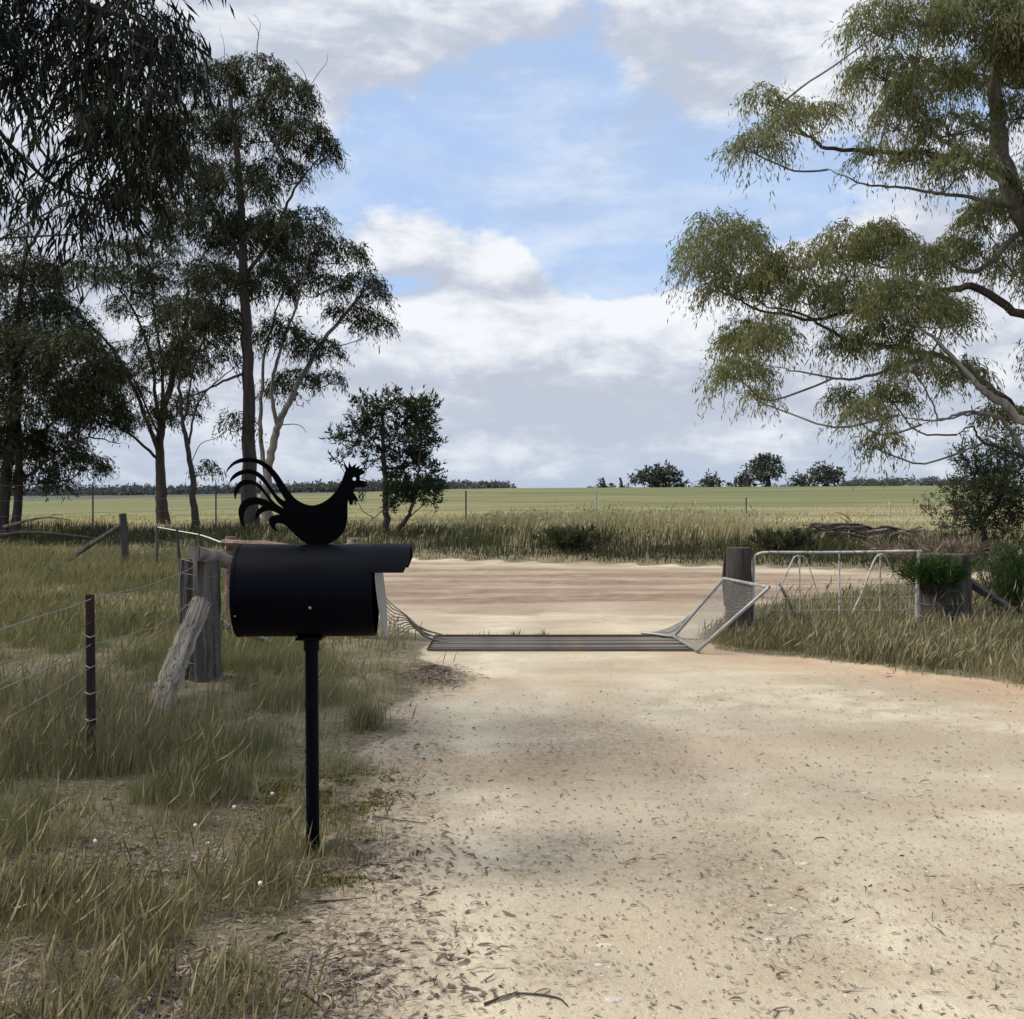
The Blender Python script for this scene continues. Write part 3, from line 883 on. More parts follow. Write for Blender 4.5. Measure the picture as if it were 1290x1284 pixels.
# dark pine-like tree past the gate
C_CL = [(1224, 588, 17, 20), (1245, 598, 24, 20), (1219, 618, 20, 20), (1250, 622, 30, 22), (1230, 643, 28, 16), (1268, 608, 24, 28), (1275, 650, 22, 18), (1210, 660, 20, 9), (1240, 662, 26, 11), (1212, 572, 7, 12),
        (1290, 630, 30, 30), (1205, 638, 10, 14), (1262, 570, 22, 16), (1265, 548, 18, 14), (1285, 585, 18, 20), (1190, 662, 9, 4), (1228, 562, 6, 10), (1270, 668, 20, 8)]
tree('pine_tree', 'dark dense needle tree with a bent trunk past the white gate', 'tree', 24.0, (1241, 704),
     [([(1241, 704), (1240, 680), (1234, 650), (1230, 620), (1228, 580)], .085, .02, 'bark_dark'), ([(1237, 660), (1260, 625), (1268, 570)], .05, .012), ([(1236, 655), (1215, 660), (1195, 662)], .02, .006)],
     C_CL, 'leaf_fine', L=.15, Wd=.026, dens=190, k=8, Ls=.26, droop=-.15, depth=.7, seed=61, twig_r=.012, hang=-.3, up=-1, shell=.15)
tree('sapling', 'spindly young tree alone on the paddock past the branch pile', 'tree', 40.0, (1174, 662),
     [([(1174, 668), (1174, 650), (1172, 636), (1170, 628)], .035, .012, 'bark_grey'), ([(1173, 650), (1164, 643), (1160, 636)], .018, .006), ([(1173, 648), (1182, 640), (1186, 634)], .018, .006)],
     [(1170, 630, 7, 4), (1160, 637, 5, 4), (1186, 635, 5, 4), (1177, 640, 5, 4), (1165, 644, 6, 3), (1181, 646, 5, 3)], 'leaf_dark', L=.16, Wd=.03, dens=420, k=6, Ls=.25, droop=-.1, depth=.3, seed=67, twig_r=.012, hang=-.2, up=-1)

# trees on the skyline
far = [
    ('rounded tree with low skirt, the widest on the skyline', (828, 615), [(820, 598, 16, 10), (838, 594, 13, 11), (806, 603, 10, 8), (850, 602, 9, 9), (830, 606, 18, 7), (858, 610, 9, 4)]),
    ('small round skyline tree between two bigger ones', (897, 613), [(897, 605, 9, 7), (889, 609, 5, 4)]),
    ('tallest skyline tree, its crown swept to one side', (967, 613), [(955, 588, 15, 11), (970, 582, 13, 10), (972, 595, 12, 9), (950, 600, 14, 7), (962, 578, 10, 6), (940, 606, 8, 4)]),
    ('skyline tree with a wispy open crown, last before the low hill', (1040, 613), [(1035, 592, 13, 8), (1050, 595, 12, 8), (1024, 602, 9, 6), (1056, 603, 6, 6), (1042, 603, 12, 6)]),
    ('bush with a bare stick top beside the wispy skyline tree', (1010, 613), [(1004, 604, 6, 6), (1016, 608, 10, 5), (999, 610, 5, 3)]),
    ('tiny faint tree set apart on the skyline', (760, 615), [(757, 611, 5, 3.5), (764, 612, 4, 3)]),
    ('low bush at the foot of the swept skyline tree', (932, 613), [(930, 609, 9, 4), (944, 611, 6, 2.5)]),
    ('tiny shrub right of the faint lone skyline tree', (782, 615), [(782, 613, 5, 2)])]
far[-1] = ('flat little shrub next along from the faint lone skyline tree', far[-1][1], far[-1][2])
for i, (lb, b, cl) in enumerate(far):
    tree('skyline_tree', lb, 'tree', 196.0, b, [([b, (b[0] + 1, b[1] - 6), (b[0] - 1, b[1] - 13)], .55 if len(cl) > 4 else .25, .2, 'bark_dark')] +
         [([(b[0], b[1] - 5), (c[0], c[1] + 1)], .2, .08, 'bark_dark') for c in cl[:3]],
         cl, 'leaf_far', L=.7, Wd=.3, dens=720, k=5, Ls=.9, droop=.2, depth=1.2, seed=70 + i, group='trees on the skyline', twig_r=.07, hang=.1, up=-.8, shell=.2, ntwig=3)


def woodland(name, label, Y, pts, n, size, seed, mat):
    """a far wood that reads as one mass: crowns of small leaf cards along a rise"""
    r_ = np.random.default_rng(seed)
    P = np.array(pts, float)
    vs, fs, off = [], [], 0
    for i in range(n):
        x = P[0, 0] + (P[-1, 0] - P[0, 0]) * r_.random()
        top = np.interp(x, P[:, 0], P[:, 1])
        bot = np.interp(x, P[:, 0], P[:, 2])
        yy_ = Y + (r_.random() - .5) * Y * .08
        y = bot + (top - bot) * r_.random() ** .8
        c = px(x, y, yy_)
        s = size * (.6 + .9 * r_.random())
        v, f = strands(c, np.array([s, s, s * .6]), 26, 4, s * .3, .1, s * .34, s * .2, r_, -.6, .3, .1)
        vs.append(v)
        fs.append(f + off)
        off += len(v)
    o = mesh_np(name, np.vstack(vs), np.vstack(fs), mat)
    tag(o, label, 'woodland', kind='stuff')
    return o


# far wooded rise and its canopy
hx = np.linspace(-700, 560, 90)
hy = np.linspace(380, 760, 14)
HX, HYY = np.meshgrid(hx, hy)
tt = 1 - np.abs((HYY - 570) / 190.0)
ridge_py = np.interp(hx / 600 * F + CX, [-900, 0, 200, 330, 430, 520, 600], [625, 625, 624, 622, 620, 619, 621])
HZ = sst(tt, 0, 1) * (EYE + 600 / F * (HY - ridge_py))[None, :] - 4 * (1 - sst(tt, 0, 1))
kk = np.arange(90 * 14).reshape(14, 90)
o = mesh_np('hills', np.stack([HX, HYY, HZ], -1).reshape(-1, 3), np.stack([kk[:-1, :-1], kk[:-1, 1:], kk[1:, 1:], kk[1:, :-1]], -1).reshape(-1, 4),
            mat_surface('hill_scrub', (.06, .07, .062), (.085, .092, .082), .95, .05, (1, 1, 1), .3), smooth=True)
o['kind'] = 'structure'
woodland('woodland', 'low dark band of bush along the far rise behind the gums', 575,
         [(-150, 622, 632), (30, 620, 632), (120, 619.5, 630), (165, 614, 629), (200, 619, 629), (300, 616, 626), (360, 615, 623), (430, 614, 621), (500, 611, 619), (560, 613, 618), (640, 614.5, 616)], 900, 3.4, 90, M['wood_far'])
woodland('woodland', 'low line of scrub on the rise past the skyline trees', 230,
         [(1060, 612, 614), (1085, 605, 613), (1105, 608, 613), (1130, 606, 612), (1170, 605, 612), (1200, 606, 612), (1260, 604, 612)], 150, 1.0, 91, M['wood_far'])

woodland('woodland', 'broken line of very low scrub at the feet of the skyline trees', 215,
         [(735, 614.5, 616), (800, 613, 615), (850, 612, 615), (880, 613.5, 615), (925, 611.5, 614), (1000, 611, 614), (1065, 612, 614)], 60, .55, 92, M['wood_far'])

# ------------------------------------------------------------------ grass
def blades(x, y, h, w, r_, lean=.35, wind=(.12, -.05)):
    n = len(x)
    z = hgt(x, y)
    th = r_.random(n) * 2 * math.pi
    sx, sy = np.cos(th), np.sin(th)
    ph = r_.random(n) * 2 * math.pi
    lm = lean * h * (r_.random(n) ** .8) * 1.3
    lx, ly = np.cos(ph) * lm + wind[0] * h, np.sin(ph) * lm + wind[1] * h
    b = np.stack([x, y, z - .01], 1)
    sv = np.stack([sx, sy, np.zeros(n)], 1) * (w * .5)[:, None]
    mid = b + np.stack([lx * .32, ly * .32, h * .58], 1)
    tip = b + np.stack([lx, ly, h * (1 - .25 * (lm / np.maximum(h, .01)))], 1)
    v = np.stack([b - sv, b + sv, mid - sv * .75, mid + sv * .75, tip], 1).reshape(-1, 3)
    i = np.arange(n)[:, None] * 5
    f = np.stack([i + np.array([0, 1, 2]), i + np.array([1, 3, 2]), i + np.array([2, 3, 4])], 1).reshape(-1, 3)
    return v, f, tip


def scatter(n, xa, xb, ya, yb, power=1.0):
    """more per square metre nearby: y is drawn log-ish, x evenly inside the view's wedge"""
    u = rng.random(n)
    y = ya * (yb / ya) ** (u ** power)
    lo = np.maximum(xa, -0.54 * y - .6)
    hi = np.minimum(xb, 0.54 * y + .6)
    x = lo + (hi - lo) * rng.random(n)
    ok = hi > lo
    return x[ok], y[ok]


def grass(name, label, mat, x, y, h, w, lean=.35, seeds=0.0, cat='grass'):
    v, f, tip = blades(x, y, h, w, rng, lean)
    if seeds:
        pick = rng.random(len(x)) < seeds
        tp = tip[pick]
        n = len(tp)
        d = unit(np.array([.25, -.1, 1.0]) + .35 * rng.normal(size=(n, 3)))
        v2, f2 = leaf_quads(tp - d * .03, d, (.09 + .09 * rng.random(n)), w[pick] * 2.3, rng)
        f2 = f2 + len(v)
        f = np.vstack([f, f2[:, [0, 1, 2]], f2[:, [0, 2, 3]]])
        v = np.vstack([v, v2])
    o = mesh_np(name, v, f, M[mat])
    return tag(o, label, cat, kind='stuff')


def keep_if(x, y, p):
    k = rng.random(len(x)) < p
    return x[k], y[k]


# tussocky growth by the fence and letterbox
x, y = scatter(560000, -9, -.3, 2.6, 14)
d, _ = dirt_mask(x, y)
tus = fbm(x * 2.4, y * 2.4, 101, 3)
big = fbm(x * .7, y * .7, 103, 3)
tall = sst(-(x - xl(y)), .0, .55) * sst(y, 3.4, 5.6)
p = (1 - d) * (.08 + .92 * sst(tus, .46, .64)) * (.85 + .15 * sst(y, 3.2, 6.0)) * (.2 + .8 * sst(-(x - xl(y)), -.1, .8))
p *= 1 - .75 * sst(fbm(x * .5, y * .35, 81, 3), .52, .66) * sst(-x, 2.4, 3.2) * sst(y, 5.5, 7)
p *= (1 - .85 * (x > -2.0) * (y > 10.9) * (y < 13.2))
p *= 1 - .7 * (np.abs(x + 2.55) < .35) * (y > 6.7) * (y < 9.4)
p *= 1 - .8 * np.exp(-((x + .95) ** 2 / .05 + (y - 5.5) ** 2 / .3))
x, y = keep_if(x, y, np.clip(p, 0, 1))
tus = fbm(x * 2.4, y * 2.4, 101, 3)
tall = sst(-(x - xl(y)), .0, .6) * (.25 + .75 * sst(y, 4.0, 6.4))
h = (.03 + .06 * rng.random(len(x))) * (.42 + .75 * sst(y, 3.2, 5.5)) + tall * (.01 + .11 * sst(tus, .42, .75) * (.4 + .9 * rng.random(len(x))) + .16 * rng.random(len(x)) ** 6) * (1 - .3 * sst(y, 8, 11))
pick = rng.random(len(x))
dry = sst(fbm(x * .9 + 3, y * .9, 107, 3), .48, .7) * .55 + .16
a = pick > dry
grass('grass', 'tussocks of green grass around the wire fence and letterbox post', 'grass_green', x[a], y[a], h[a], .0011 + .0018 * rng.random(a.sum()) * (.6 + y[a] / 12))
a = ~a
grass('grass', 'dry straw stalks standing among the green tussocks by the fence', 'grass_dry', x[a], y[a], h[a] * 1.2, .0011 + .0014 * rng.random(a.sum()) * (.6 + y[a] / 12), seeds=.12)

# paddock corner behind the fence to the road
x, y = scatter(150000, -17, -1.0, 11, 31, .8)
d, _ = dirt_mask(x, y)
s = y - far_edge(x)
x, y = keep_if(x, y, (1 - d) * (.25 + .75 * sst(fbm(x * 1.1, y * 1.1, 111, 3), .38, .6)) * (s < -1.0) * (1 - .8 * (x > -2.0) * (y < 13.2)))
h = .07 + .17 * rng.random(len(x)) * fbm(x * .6, y * .6, 113, 3) * 1.5 + .24 * sst(y, 15, 23) * sst(-x, 2, 5) * (.3 + .7 * rng.random(len(x)))
grass('grass', 'rough dull grass between the old corner post and the gravel road', 'grass_mix', x, y, h, .007 + .006 * rng.random(len(x)), seeds=.05)

# right bank by the gate
x, y = scatter(170000, 1.9, 14, 8.2, 21, 1.0)
d, _ = dirt_mask(x, y)
s = y - far_edge(x)
n_ = fbm(x * 1.6, y * 1.6, 121, 3)
x, y = keep_if(x, y, (1 - d) ** 2 * (.25 + .75 * sst(n_, .36, .58)) * (s < -6.3))
ed = sst(x - xr(y), 0, .8)
h = (.05 + .08 * rng.random(len(x))) + ed * (.01 + .13 * fbm(x * 1.1, y * 1.1, 123, 3) * (.35 + .9 * rng.random(len(x)))) + (rng.random(len(x)) < .035) * .35 * rng.random(len(x)) * ed
pick = rng.random(len(x)) < .45
grass('grass', 'long green grass along the drive edge below the white gate', 'grass_mix', x[~pick], y[~pick], h[~pick], .0055 + .005 * rng.random((~pick).sum()), seeds=.1)
grass('grass', 'bleached seeding grass standing through the white gate', 'grass_dry', x[pick], y[pick], h[pick] * 1.15, .005 + .004 * rng.random(pick.sum()), seeds=.3)

# far verge: low dark growth on the drain bank, tall straw behind it
x, y = scatter(150000, -26, 26, 22, 44, .9)
s = y - far_edge(x)
n_ = fbm(x * .8, y * .8, 131, 3)
k_ = (s > .15) & (s < 5.5) & (rng.random(len(x)) < .35 + .65 * sst(n_, .35, .6))
x, y = x[k_], y[k_]
s = y - far_edge(x)
h = (.14 + .3 * rng.random(len(x)) * (.5 + fbm(x * .8, y * .8, 133, 3))) * (.35 + .65 * sst(s, .1, 2.2))
grass('grass', 'dark low growth on the bank across the road', 'grass_shade', x, y, h, .014 + .014 * rng.random(len(x)))
x, y = scatter(150000, -30, 30, 26, 52, .85)
s = y - far_edge(x)
n_ = fbm(x * .45, y * .45, 135, 3)
openr = sst(x, -4, 1.5) * (1 - .8 * sst(x, 6.3, 8.2))
k_ = (s > 2.6) & (s < 15) & (rng.random(len(x)) < (.22 + .78 * sst(n_, .36, .6)) * (.35 + .65 * openr) * (1 - sst(s, 9, 15)))
x, y = x[k_], y[k_]
openr = sst(x, -4, 1.5) * (1 - .8 * sst(x, 6.3, 8.2))
n_ = fbm(x * .7, y * .7, 137, 3)
h = (.16 + .34 * rng.random(len(x))) * (.45 + .95 * openr * n_ * 1.6)
pick = rng.random(len(x)) < .74
grass('grass', 'tall bleached grass heads in a band along the far verge', 'grass_straw', x[pick], y[pick], h[pick] * 1.1, .014 + .012 * rng.random(pick.sum()), lean=.22, seeds=.35)
grass('grass', 'green stems mixed through the tall band on the far verge', 'grass_mix', x[~pick], y[~pick], h[~pick] * .9, .014 + .012 * rng.random((~pick).sum()), lean=.25)
x, y = scatter(60000, -45, 45, 38, 110, .8)
s = y - far_edge(x)
k_ = (s > 9) & (s < 34) & (rng.random(len(x)) < .6 * sst(fbm(x * .15, y * .3, 141, 3), .4, .62))
x, y = x[k_], y[k_]
grass('grass', 'short straw tufts scattered over the paddock', 'grass_straw', x, y, .08 + .13 * rng.random(len(x)), .022 + .02 * rng.random(len(x)), lean=.5)

# seedlings in the grid and at its lip
x = np.concatenate([rng.normal(.02, .05, 26), rng.normal(.33, .05, 30), rng.normal(-.3, .2, 14)])
y = np.full(len(x), 12.42) + .02 * rng.random(len(x))
grass('grass', 'few dark seedlings along the back lip of the cattle grid', 'grass_shade', x, y, .05 + .07 * rng.random(len(x)), np.full(len(x), .007))

# ------------------------------------------------------------------ litter on the ground
def flat_bits(x, y, Ln, Wn, r_, curl=.25, lift=.004):
    n = len(x)
    z = hgt(x, y) + lift
    th = r_.random(n) * 2 * math.pi
    d = np.stack([np.cos(th), np.sin(th), .12 * r_.normal(size=n)], 1)
    s = np.stack([-np.sin(th), np.cos(th), .5 * r_.normal(size=n)], 1)
    b = np.stack([x, y, z], 1)
    c = (r_.random(n) - .5)[:, None] * 2 * curl * Ln[:, None]
    up = np.array([0, 0, 1.0]) * (Ln * (.02 + .10 * r_.random(n)))[:, None]
    p0 = b - d * Ln[:, None] * .5
    p1 = b - d * Ln[:, None] * .15 + s * c * .5 + up
    p2 = b + d * Ln[:, None] * .2 + s * c * .5 + up
    p3 = b + d * Ln[:, None] * .5
    w = s * Wn[:, None] * .5
    v = np.stack([p0, p1 - w, p1 + w, p2 - w * .9, p2 + w * .9, p3], 1).reshape(-1, 3)
    i = np.arange(n)[:, None] * 6
    f = np.stack([i + np.array(q) for q in ([0, 1, 2], [1, 3, 4], [1, 4, 2], [3, 5, 4])], 1).reshape(-1, 3)
    return v, f


def on_track(x, y):
    c_ = .55 + .06 * np.sin(y * .5)
    a_ = np.exp(-((np.abs(x - c_) - .74) / .26) ** 2)
    r0 = np.hypot(x - 6.4, y - 11.5)
    return np.clip(np.maximum(a_, np.maximum(np.exp(-((r0 - 5.1) / .25) ** 2), np.exp(-((r0 - 6.6) / .27) ** 2))), 0, 1)


def litter(label, mat, x, y, L0, L1, W0, W1):
    n = len(x)
    v, f = flat_bits(x, y, L0 + (L1 - L0) * rng.random(n) ** 1.6, W0 + (W1 - W0) * rng.random(n), rng)
    return tag(mesh_np('leaf_litter', v, f, M[mat]), label, 'leaf litter', kind='stuff')


in_grid = lambda x, y: (x > GX0 - .05) & (x < GX1 + .05) & (y > GY0 - .05) & (y < GY1 + .05)
x, y = scatter(60000, -2.0, 5.6, 2.6, 11.0, 1.0)
d, _ = dirt_mask(x, y)
pt = sst(fbm(x * .9, y * .7, 71, 4), .40, .62)
x, y = keep_if(x, y, d * (.03 + .55 * pt * sst(-x, -3.0, -.3)) * (.35 + .65 * sst(-y, -8, -4.5)) * (1 - .75 * on_track(x, y)))
litter('thin dark gum leaves and twigs strewn over the drive', 'litter_dark', x, y, .008, .036, .0012, .0034)
x, y = scatter(5200, -1.0, 5.5, 2.6, 10.5, 1.1)
d, _ = dirt_mask(x, y)
x, y = keep_if(x, y, d * .32 * (.15 + .85 * sst(fbm(x * 1.1, y * .8, 73, 3), .45, .65)) * (1 - .6 * on_track(x, y)))
litter('longer curled gum leaves lying singly on the drive', 'litter_dark', x, y, .03, .095, .003, .007)
x, y = scatter(16000, -1.2, 5.5, 2.6, 9, 1.0)
d, _ = dirt_mask(x, y)
x, y = keep_if(x, y, d * .4)
litter('pale dry flakes trodden into the drive', 'litter', x, y, .010, .035, .003, .008)
x, y = scatter(60000, -6, .1, 2.5, 10, 1.0)
d, _ = dirt_mask(x, y)
off_ = -(x - xl(y))
x, y = keep_if(x, y, np.clip((1 - .55 * d) * (.25 + .75 * sst(fbm(x * 1.7, y * 1.7, 151, 3), .4, .62)) * sst(off_, -.75, -.1) * (.2 + .8 * sst(-y, -6.5, -4)), 0, 1))
litter('thick drift of fallen bark and gum leaves under the tussocks', 'litter', x, y, .02, .085, .004, .013)

x, y = scatter(70000, -7, .0, 2.5, 11, .9)
d, _ = dirt_mask(x, y)
x, y = keep_if(x, y, (1 - .8 * d) * (.3 + .7 * sst(fbm(x * 2.1, y * 2.1, 161, 3), .38, .6)) * sst(-(x - xl(y)), -.5, .1))
litter('fine pale straw and shredded bark lying through the short grass', 'litter', x, y, .025, .11, .0014, .0042)

# ------------------------------------------------------------------ letterbox
LY = 4.8
lb = px(396, 1075, 4.84)
letterbox = thing('letterbox', 'black drum letterbox on a post topped by a cut-out rooster', 'letterbox', (lb[0], LY, 0))
bc = px(389, 743.5, LY)                       # middle of the drum
RB = .199
HALF = .296
ax = Vector((math.cos(math.radians(2)), math.sin(math.radians(2)), 0))
pe = Vector((-ax.y, ax.x, 0))


def bp_(s, ang, r):
    return np.array(Vector(bc) + ax * s + pe * (math.cos(ang) * r) + Vector((0, 0, math.sin(ang) * r)))


def shell(s0, s1, a0, a1, n, r_out, r_in, closed, mb, trim=None):
    vs, fs = [], []
    m = n if closed else n + 1
    for (s, r, e) in ((s0, r_out, 0), (s1, r_out, 1), (s1, r_in, 1), (s0, r_in, 0)):
        for k in range(m):
            a = a0 + (a1 - a0) * k / n
            ss = s
            if trim and e:
                ss = s - trim * max(0, abs(2 * k / n - 1) - .72) / .28
            vs.append(bp_(ss, a, r))
    for j in range(4):
        for k in range(n):
            k2 = (k + 1) % m
            j2 = (j + 1) % 4
            fs.append((j * m + k, j * m + k2, j2 * m + k2, j2 * m + k))
    if not closed:
        fs.append(tuple(j * m for j in range(4)))
        fs.append(tuple(j * m + m - 1 for j in range(3, -1, -1)))
    mb.add(vs, fs)
    return mb


mbb = shell(-HALF, HALF - .006, 0, 2 * math.pi, 48, RB, RB - .006, True, MB())
back = []
for r in (RB - .006, RB * .55, .0):
    pass
mb2 = MB()
ring = [bp_(-HALF + .012, 2 * math.pi * k / 40, RB - .007) for k in range(40)]
dome = [bp_(-HALF - .004, 2 * math.pi * k / 40, RB * .6) for k in range(40)]
cen = bp_(-HALF - .01, 0, 0)
mb2.add(ring + dome + [cen], [(k, (k + 1) % 40, 40 + (k + 1) % 40, 40 + k) for k in range(40)] + [(40 + k, 40 + (k + 1) % 40, 80) for k in range(40)])
under(mbb.build('barrel', M['black_paint']), letterbox)
under(mb2.build('back_cap', M['black_paint']), letterbox)
hood = shell(-.02 + HALF, HALF + .146, math.radians(26), math.radians(154), 36, RB + .0035, RB - .004, False, MB(), trim=.022)
under(hood.build('hood', M['black_paint']), letterbox)
# rim seams
for s_ in (-HALF + .004,):
    under(shell(s_ - .006, s_ + .006, 0, 2 * math.pi, 48, RB + .003, RB - .002, True, MB()).build('rim', M['black_paint']), letterbox)
# galvanised flap hanging in the mouth, tilted a little open at the foot
vs, ns = [], 30
a_lo, a_hi = math.radians(180 - 26), math.radians(360 + 26)
for th_ in (0, .003):
    for k in range(ns):
        a = a_lo + (a_hi - a_lo) * k / (ns - 1)
        zz = math.sin(a) * (RB - .002)
        t_ = (zz - .085) / -.285
        p_ = np.array(Vector(bc) + ax * (HALF + .004 + .032 * t_ + th_) + pe * (math.cos(a) * (RB - .002)) + Vector((0, 0, zz)))
        vs.append(p_)
fl = MB().add(vs, [tuple(range(ns)), tuple(range(2 * ns - 1, ns - 1, -1))] + [(k, ns + k, ns + (k + 1) % ns, (k + 1) % ns) for k in range(ns)])
flap = under(fl.build('flap', M['flap'], smooth=False), letterbox)
hc = Vector(bc) + ax * (HALF + .024) + pe * -.03 + Vector((0, 0, -.03))
hd = MB().box(hc, (.012, .035, .02))
h_o = hd.build('latch', M['black_steel'], smooth=False)
h_o.parent = flap
h_o.matrix_parent_inverse = Matrix.Translation(letterbox.location).inverted()
# post, collar, bolts
pt0 = np.array([lb[0] + .002, LY, -.12])
pt1 = np.array([bc[0] + .012, LY, bc[2] - RB - .012])
under(MB().tube([pt0, pt0 * .5 + pt1 * .5, pt1], .0285, 20).build('post', M['black_paint']), letterbox)
under(MB().tube([pt1 - np.array([0, 0, .05]), pt1 + np.array([0, 0, .004])], .034, 20).build('sleeve', M['black_paint']), letterbox)
under(MB().box((pt1[0], LY, pt1[2] + .008), (.11, .16, .012)).build('mounting_plate', M['black_paint'], smooth=False, bevel=.002), letterbox)


def bolt(p, r=.006, n_=(0, -1, 0)):
    p = np.array(p)
    n_ = np.array(n_, float)
    return under(MB().tube([p, p + n_ * .004, p + n_ * .006], [r, r * .8, r * .3], 8).build('bolt', M['galv']), letterbox)


bolt(bp_(.033, math.radians(180 + 17), RB), .007)
bolt(bp_(-.28, math.radians(180 + 28), RB), .005)

# the rooster plate: outline in units of one sight-line pixel x 4.28
rooster = [(58, 163, 1), (75, 125), (110, 90), (160, 72), (220, 75), (270, 95), (310, 125), (345, 165), (375, 210), (405, 255), (440, 295), (490, 322), (535, 328), (580, 315), (625, 285), (660, 245),
           (685, 200), (700, 160), (708, 140, 1), (701, 118), (696, 85, 1), (710, 112), (722, 127, 1), (724, 108), (727, 89, 1), (733, 108), (742, 122, 1), (752, 112), (766, 102, 1), (762, 116), (760, 127, 1), (775, 118), (791, 111, 1), (783, 122),
           (779, 131, 1), (795, 128), (806, 127, 1), (800, 138), (812, 146), (808, 158), (795, 163), (785, 168, 1), (785, 193, 1), (810, 197), (831, 205, 1), (812, 212), (806, 214, 1), (835, 217, 1), (815, 228), (790, 231), (765, 232), (752, 245), (750, 258, 1),
           (762, 275), (773, 297), (768, 307), (758, 306, 1), (752, 300, 1), (744, 320), (733, 328), (727, 315), (724, 298, 1), (719, 315), (718, 345), (718, 400), (711, 440), (695, 475), (665, 508), (630, 530), (603, 541, 1), (508, 541, 1), (475, 520),
           (440, 492), (410, 460), (385, 437), (360, 426), (338, 427), (328, 442), (340, 474, 1), (316, 456), (299, 430), (295, 405), (308, 388), (330, 380), (352, 379, 1), (330, 366), (295, 357), (262, 366), (240, 385), (222, 410, 1), (221, 380), (235, 352),
           (262, 331, 1), (230, 324), (200, 328), (172, 348), (160, 385), (160, 422), (166, 460, 1), (140, 412), (130, 365), (140, 325), (170, 296), (215, 285), (265, 293), (302, 312, 1), (278, 278), (250, 246), (220, 221), (185, 215), (150, 226), (126, 256), (112, 302, 1),
           (107, 252), (130, 207), (170, 190), (215, 198), (255, 226), (290, 272), (330, 318), (376, 346, 1), (345, 316), (310, 268), (280, 224), (255, 195), (225, 170), (185, 158), (140, 166), (104, 187), (78, 213, 1), (94, 174), (130, 145), (180, 133), (225, 143), (265, 172), (300, 220),
           (335, 270), (368, 299), (384, 303, 1), (352, 248), (322, 190), (291, 147), (255, 115), (215, 98), (160, 96), (115, 107), (82, 131)]


def smooth_outline(pts):
    n = len(pts)
    out = []
    for i in range(n):
        p0, p1, p2, p3 = (np.array(pts[(i + j) % n][:2], float) for j in (-1, 0, 1, 2))
        c1 = len(pts[i]) > 2
        c2 = len(pts[(i + 1) % n]) > 2
        m1 = (p2 - p1) if c1 else (p2 - p0) / 2
        m2 = (p2 - p1) if c2 else (p3 - p1) / 2
        for s in range(4):
            t = s / 4
            out.append((2 * t ** 3 - 3 * t ** 2 + 1) * p1 + (t ** 3 - 2 * t ** 2 + t) * m1 + (-2 * t ** 3 + 3 * t ** 2) * p2 + (t ** 3 - t ** 2) * m2)
    return np.array(out)


def plate(name, loops, mat, thick, y):
    cu = bpy.data.curves.new(name, 'CURVE')
    cu.dimensions = '2D'
    cu.fill_mode = 'BOTH'
    cu.extrude = thick / 2
    for lp in loops:
        sp = cu.splines.new('POLY')
        sp.points.add(len(lp) - 1)
        for i, p in enumerate(lp):
            sp.points[i].co = (p[0], p[1], 0, 1)
        sp.use_cyclic_u = True
    co = bpy.data.objects.new(name + '_curve', cu)
    COL.objects.link(co)
    me = bpy.data.meshes.new_from_object(co.evaluated_get(bpy.context.evaluated_depsgraph_get()))
    bpy.data.objects.remove(co)
    me.name = name
    me.materials.clear()
    me.materials.append(mat)
    me.transform(Matrix.Translation((0, y, 0)) @ Matrix.Rotation(math.radians(90), 4, 'X'))
    o = bpy.data.objects.new(name, me)
    COL.objects.link(o)
    return o


def to_w(p):
    q = px(270 + p[0] / 4.28, 560 + p[1] / 4.28, LY)
    return (q[0], q[2])


lp = [to_w(p) for p in smooth_outline(rooster)]
eye = [to_w((755 + 9.5 * math.cos(a), 186 + 9.5 * math.sin(a))) for a in np.linspace(0, 2 * math.pi, 20, endpoint=False)]
ro = under(plate('rooster', [lp, eye], M['black_steel'], .005, LY), letterbox)
ro['label'] = 'black steel rooster silhouette with curled tail feathers'
# concrete footing lump
fb = px(420, 1066, 4.9)
mbl = MB()
r_ = np.random.default_rng(3)
mbl.tube([(fb[0], 4.9, -.03), (fb[0], 4.9, .03), (fb[0] + .005, 4.9, .055), (fb[0], 4.9, .066)], [.056, .05, .038, .016], 10, rough=.3)
tag(mbl.build('clay_lump', M['stone_dark']), 'small brown lump of hard clay at the foot of the letterbox post', 'clay lump')

# ------------------------------------------------------------------ cattle grid
grid = thing('cattle_grid', 'steel cattle grid of long bars set across the drive', 'cattle grid', ((GX0 + GX1) / 2, (GY0 + GY1) / 2, 0))
NB = 12
bar_me = None
for k in range(NB):
    yk = GY0 + .055 + (GY1 - GY0 - .11) * k / (NB - 1)
    if bar_me is None:
        b = MB().tube([(GX0 - .03, 0, 0), ((GX0 + GX1) / 2, 0, -.004), (GX1 + .02, 0, 0)], .021, 10).build('bar', M['grid_steel'])
        bar_me = b
        b0 = b
    else:
        b = bar_me.copy()
        COL.objects.link(b)
    b.location = (0, yk, -.012 + .006 * math.sin(k * 2.3))
    b.rotation_euler = (0, .0025 * math.sin(k * 1.7), 0)
    under(b, grid)
for xk in (GX0 + .3, (GX0 + GX1) / 2, GX1 - .3):
    under(MB().box((xk, (GY0 + GY1) / 2, -.09), (.08, GY1 - GY0, .11)).build('bearer', M['grid_steel'], smooth=False), grid)
pit = MB()
xa, xb, ya, yb = GX0, GX1, GY0, GY1
pit.add([(xa, ya, .03), (xb, ya, .03), (xb, yb, .03), (xa, yb, .03), (xa, ya, -.4), (xb, ya, -.4), (xb, yb, -.4), (xa, yb, -.4)],
        [(0, 1, 5, 4), (1, 2, 6, 5), (2, 3, 7, 6), (3, 0, 4, 7), (4, 5, 6, 7)])
under(pit.build('pit', M['pit'], smooth=False), grid)

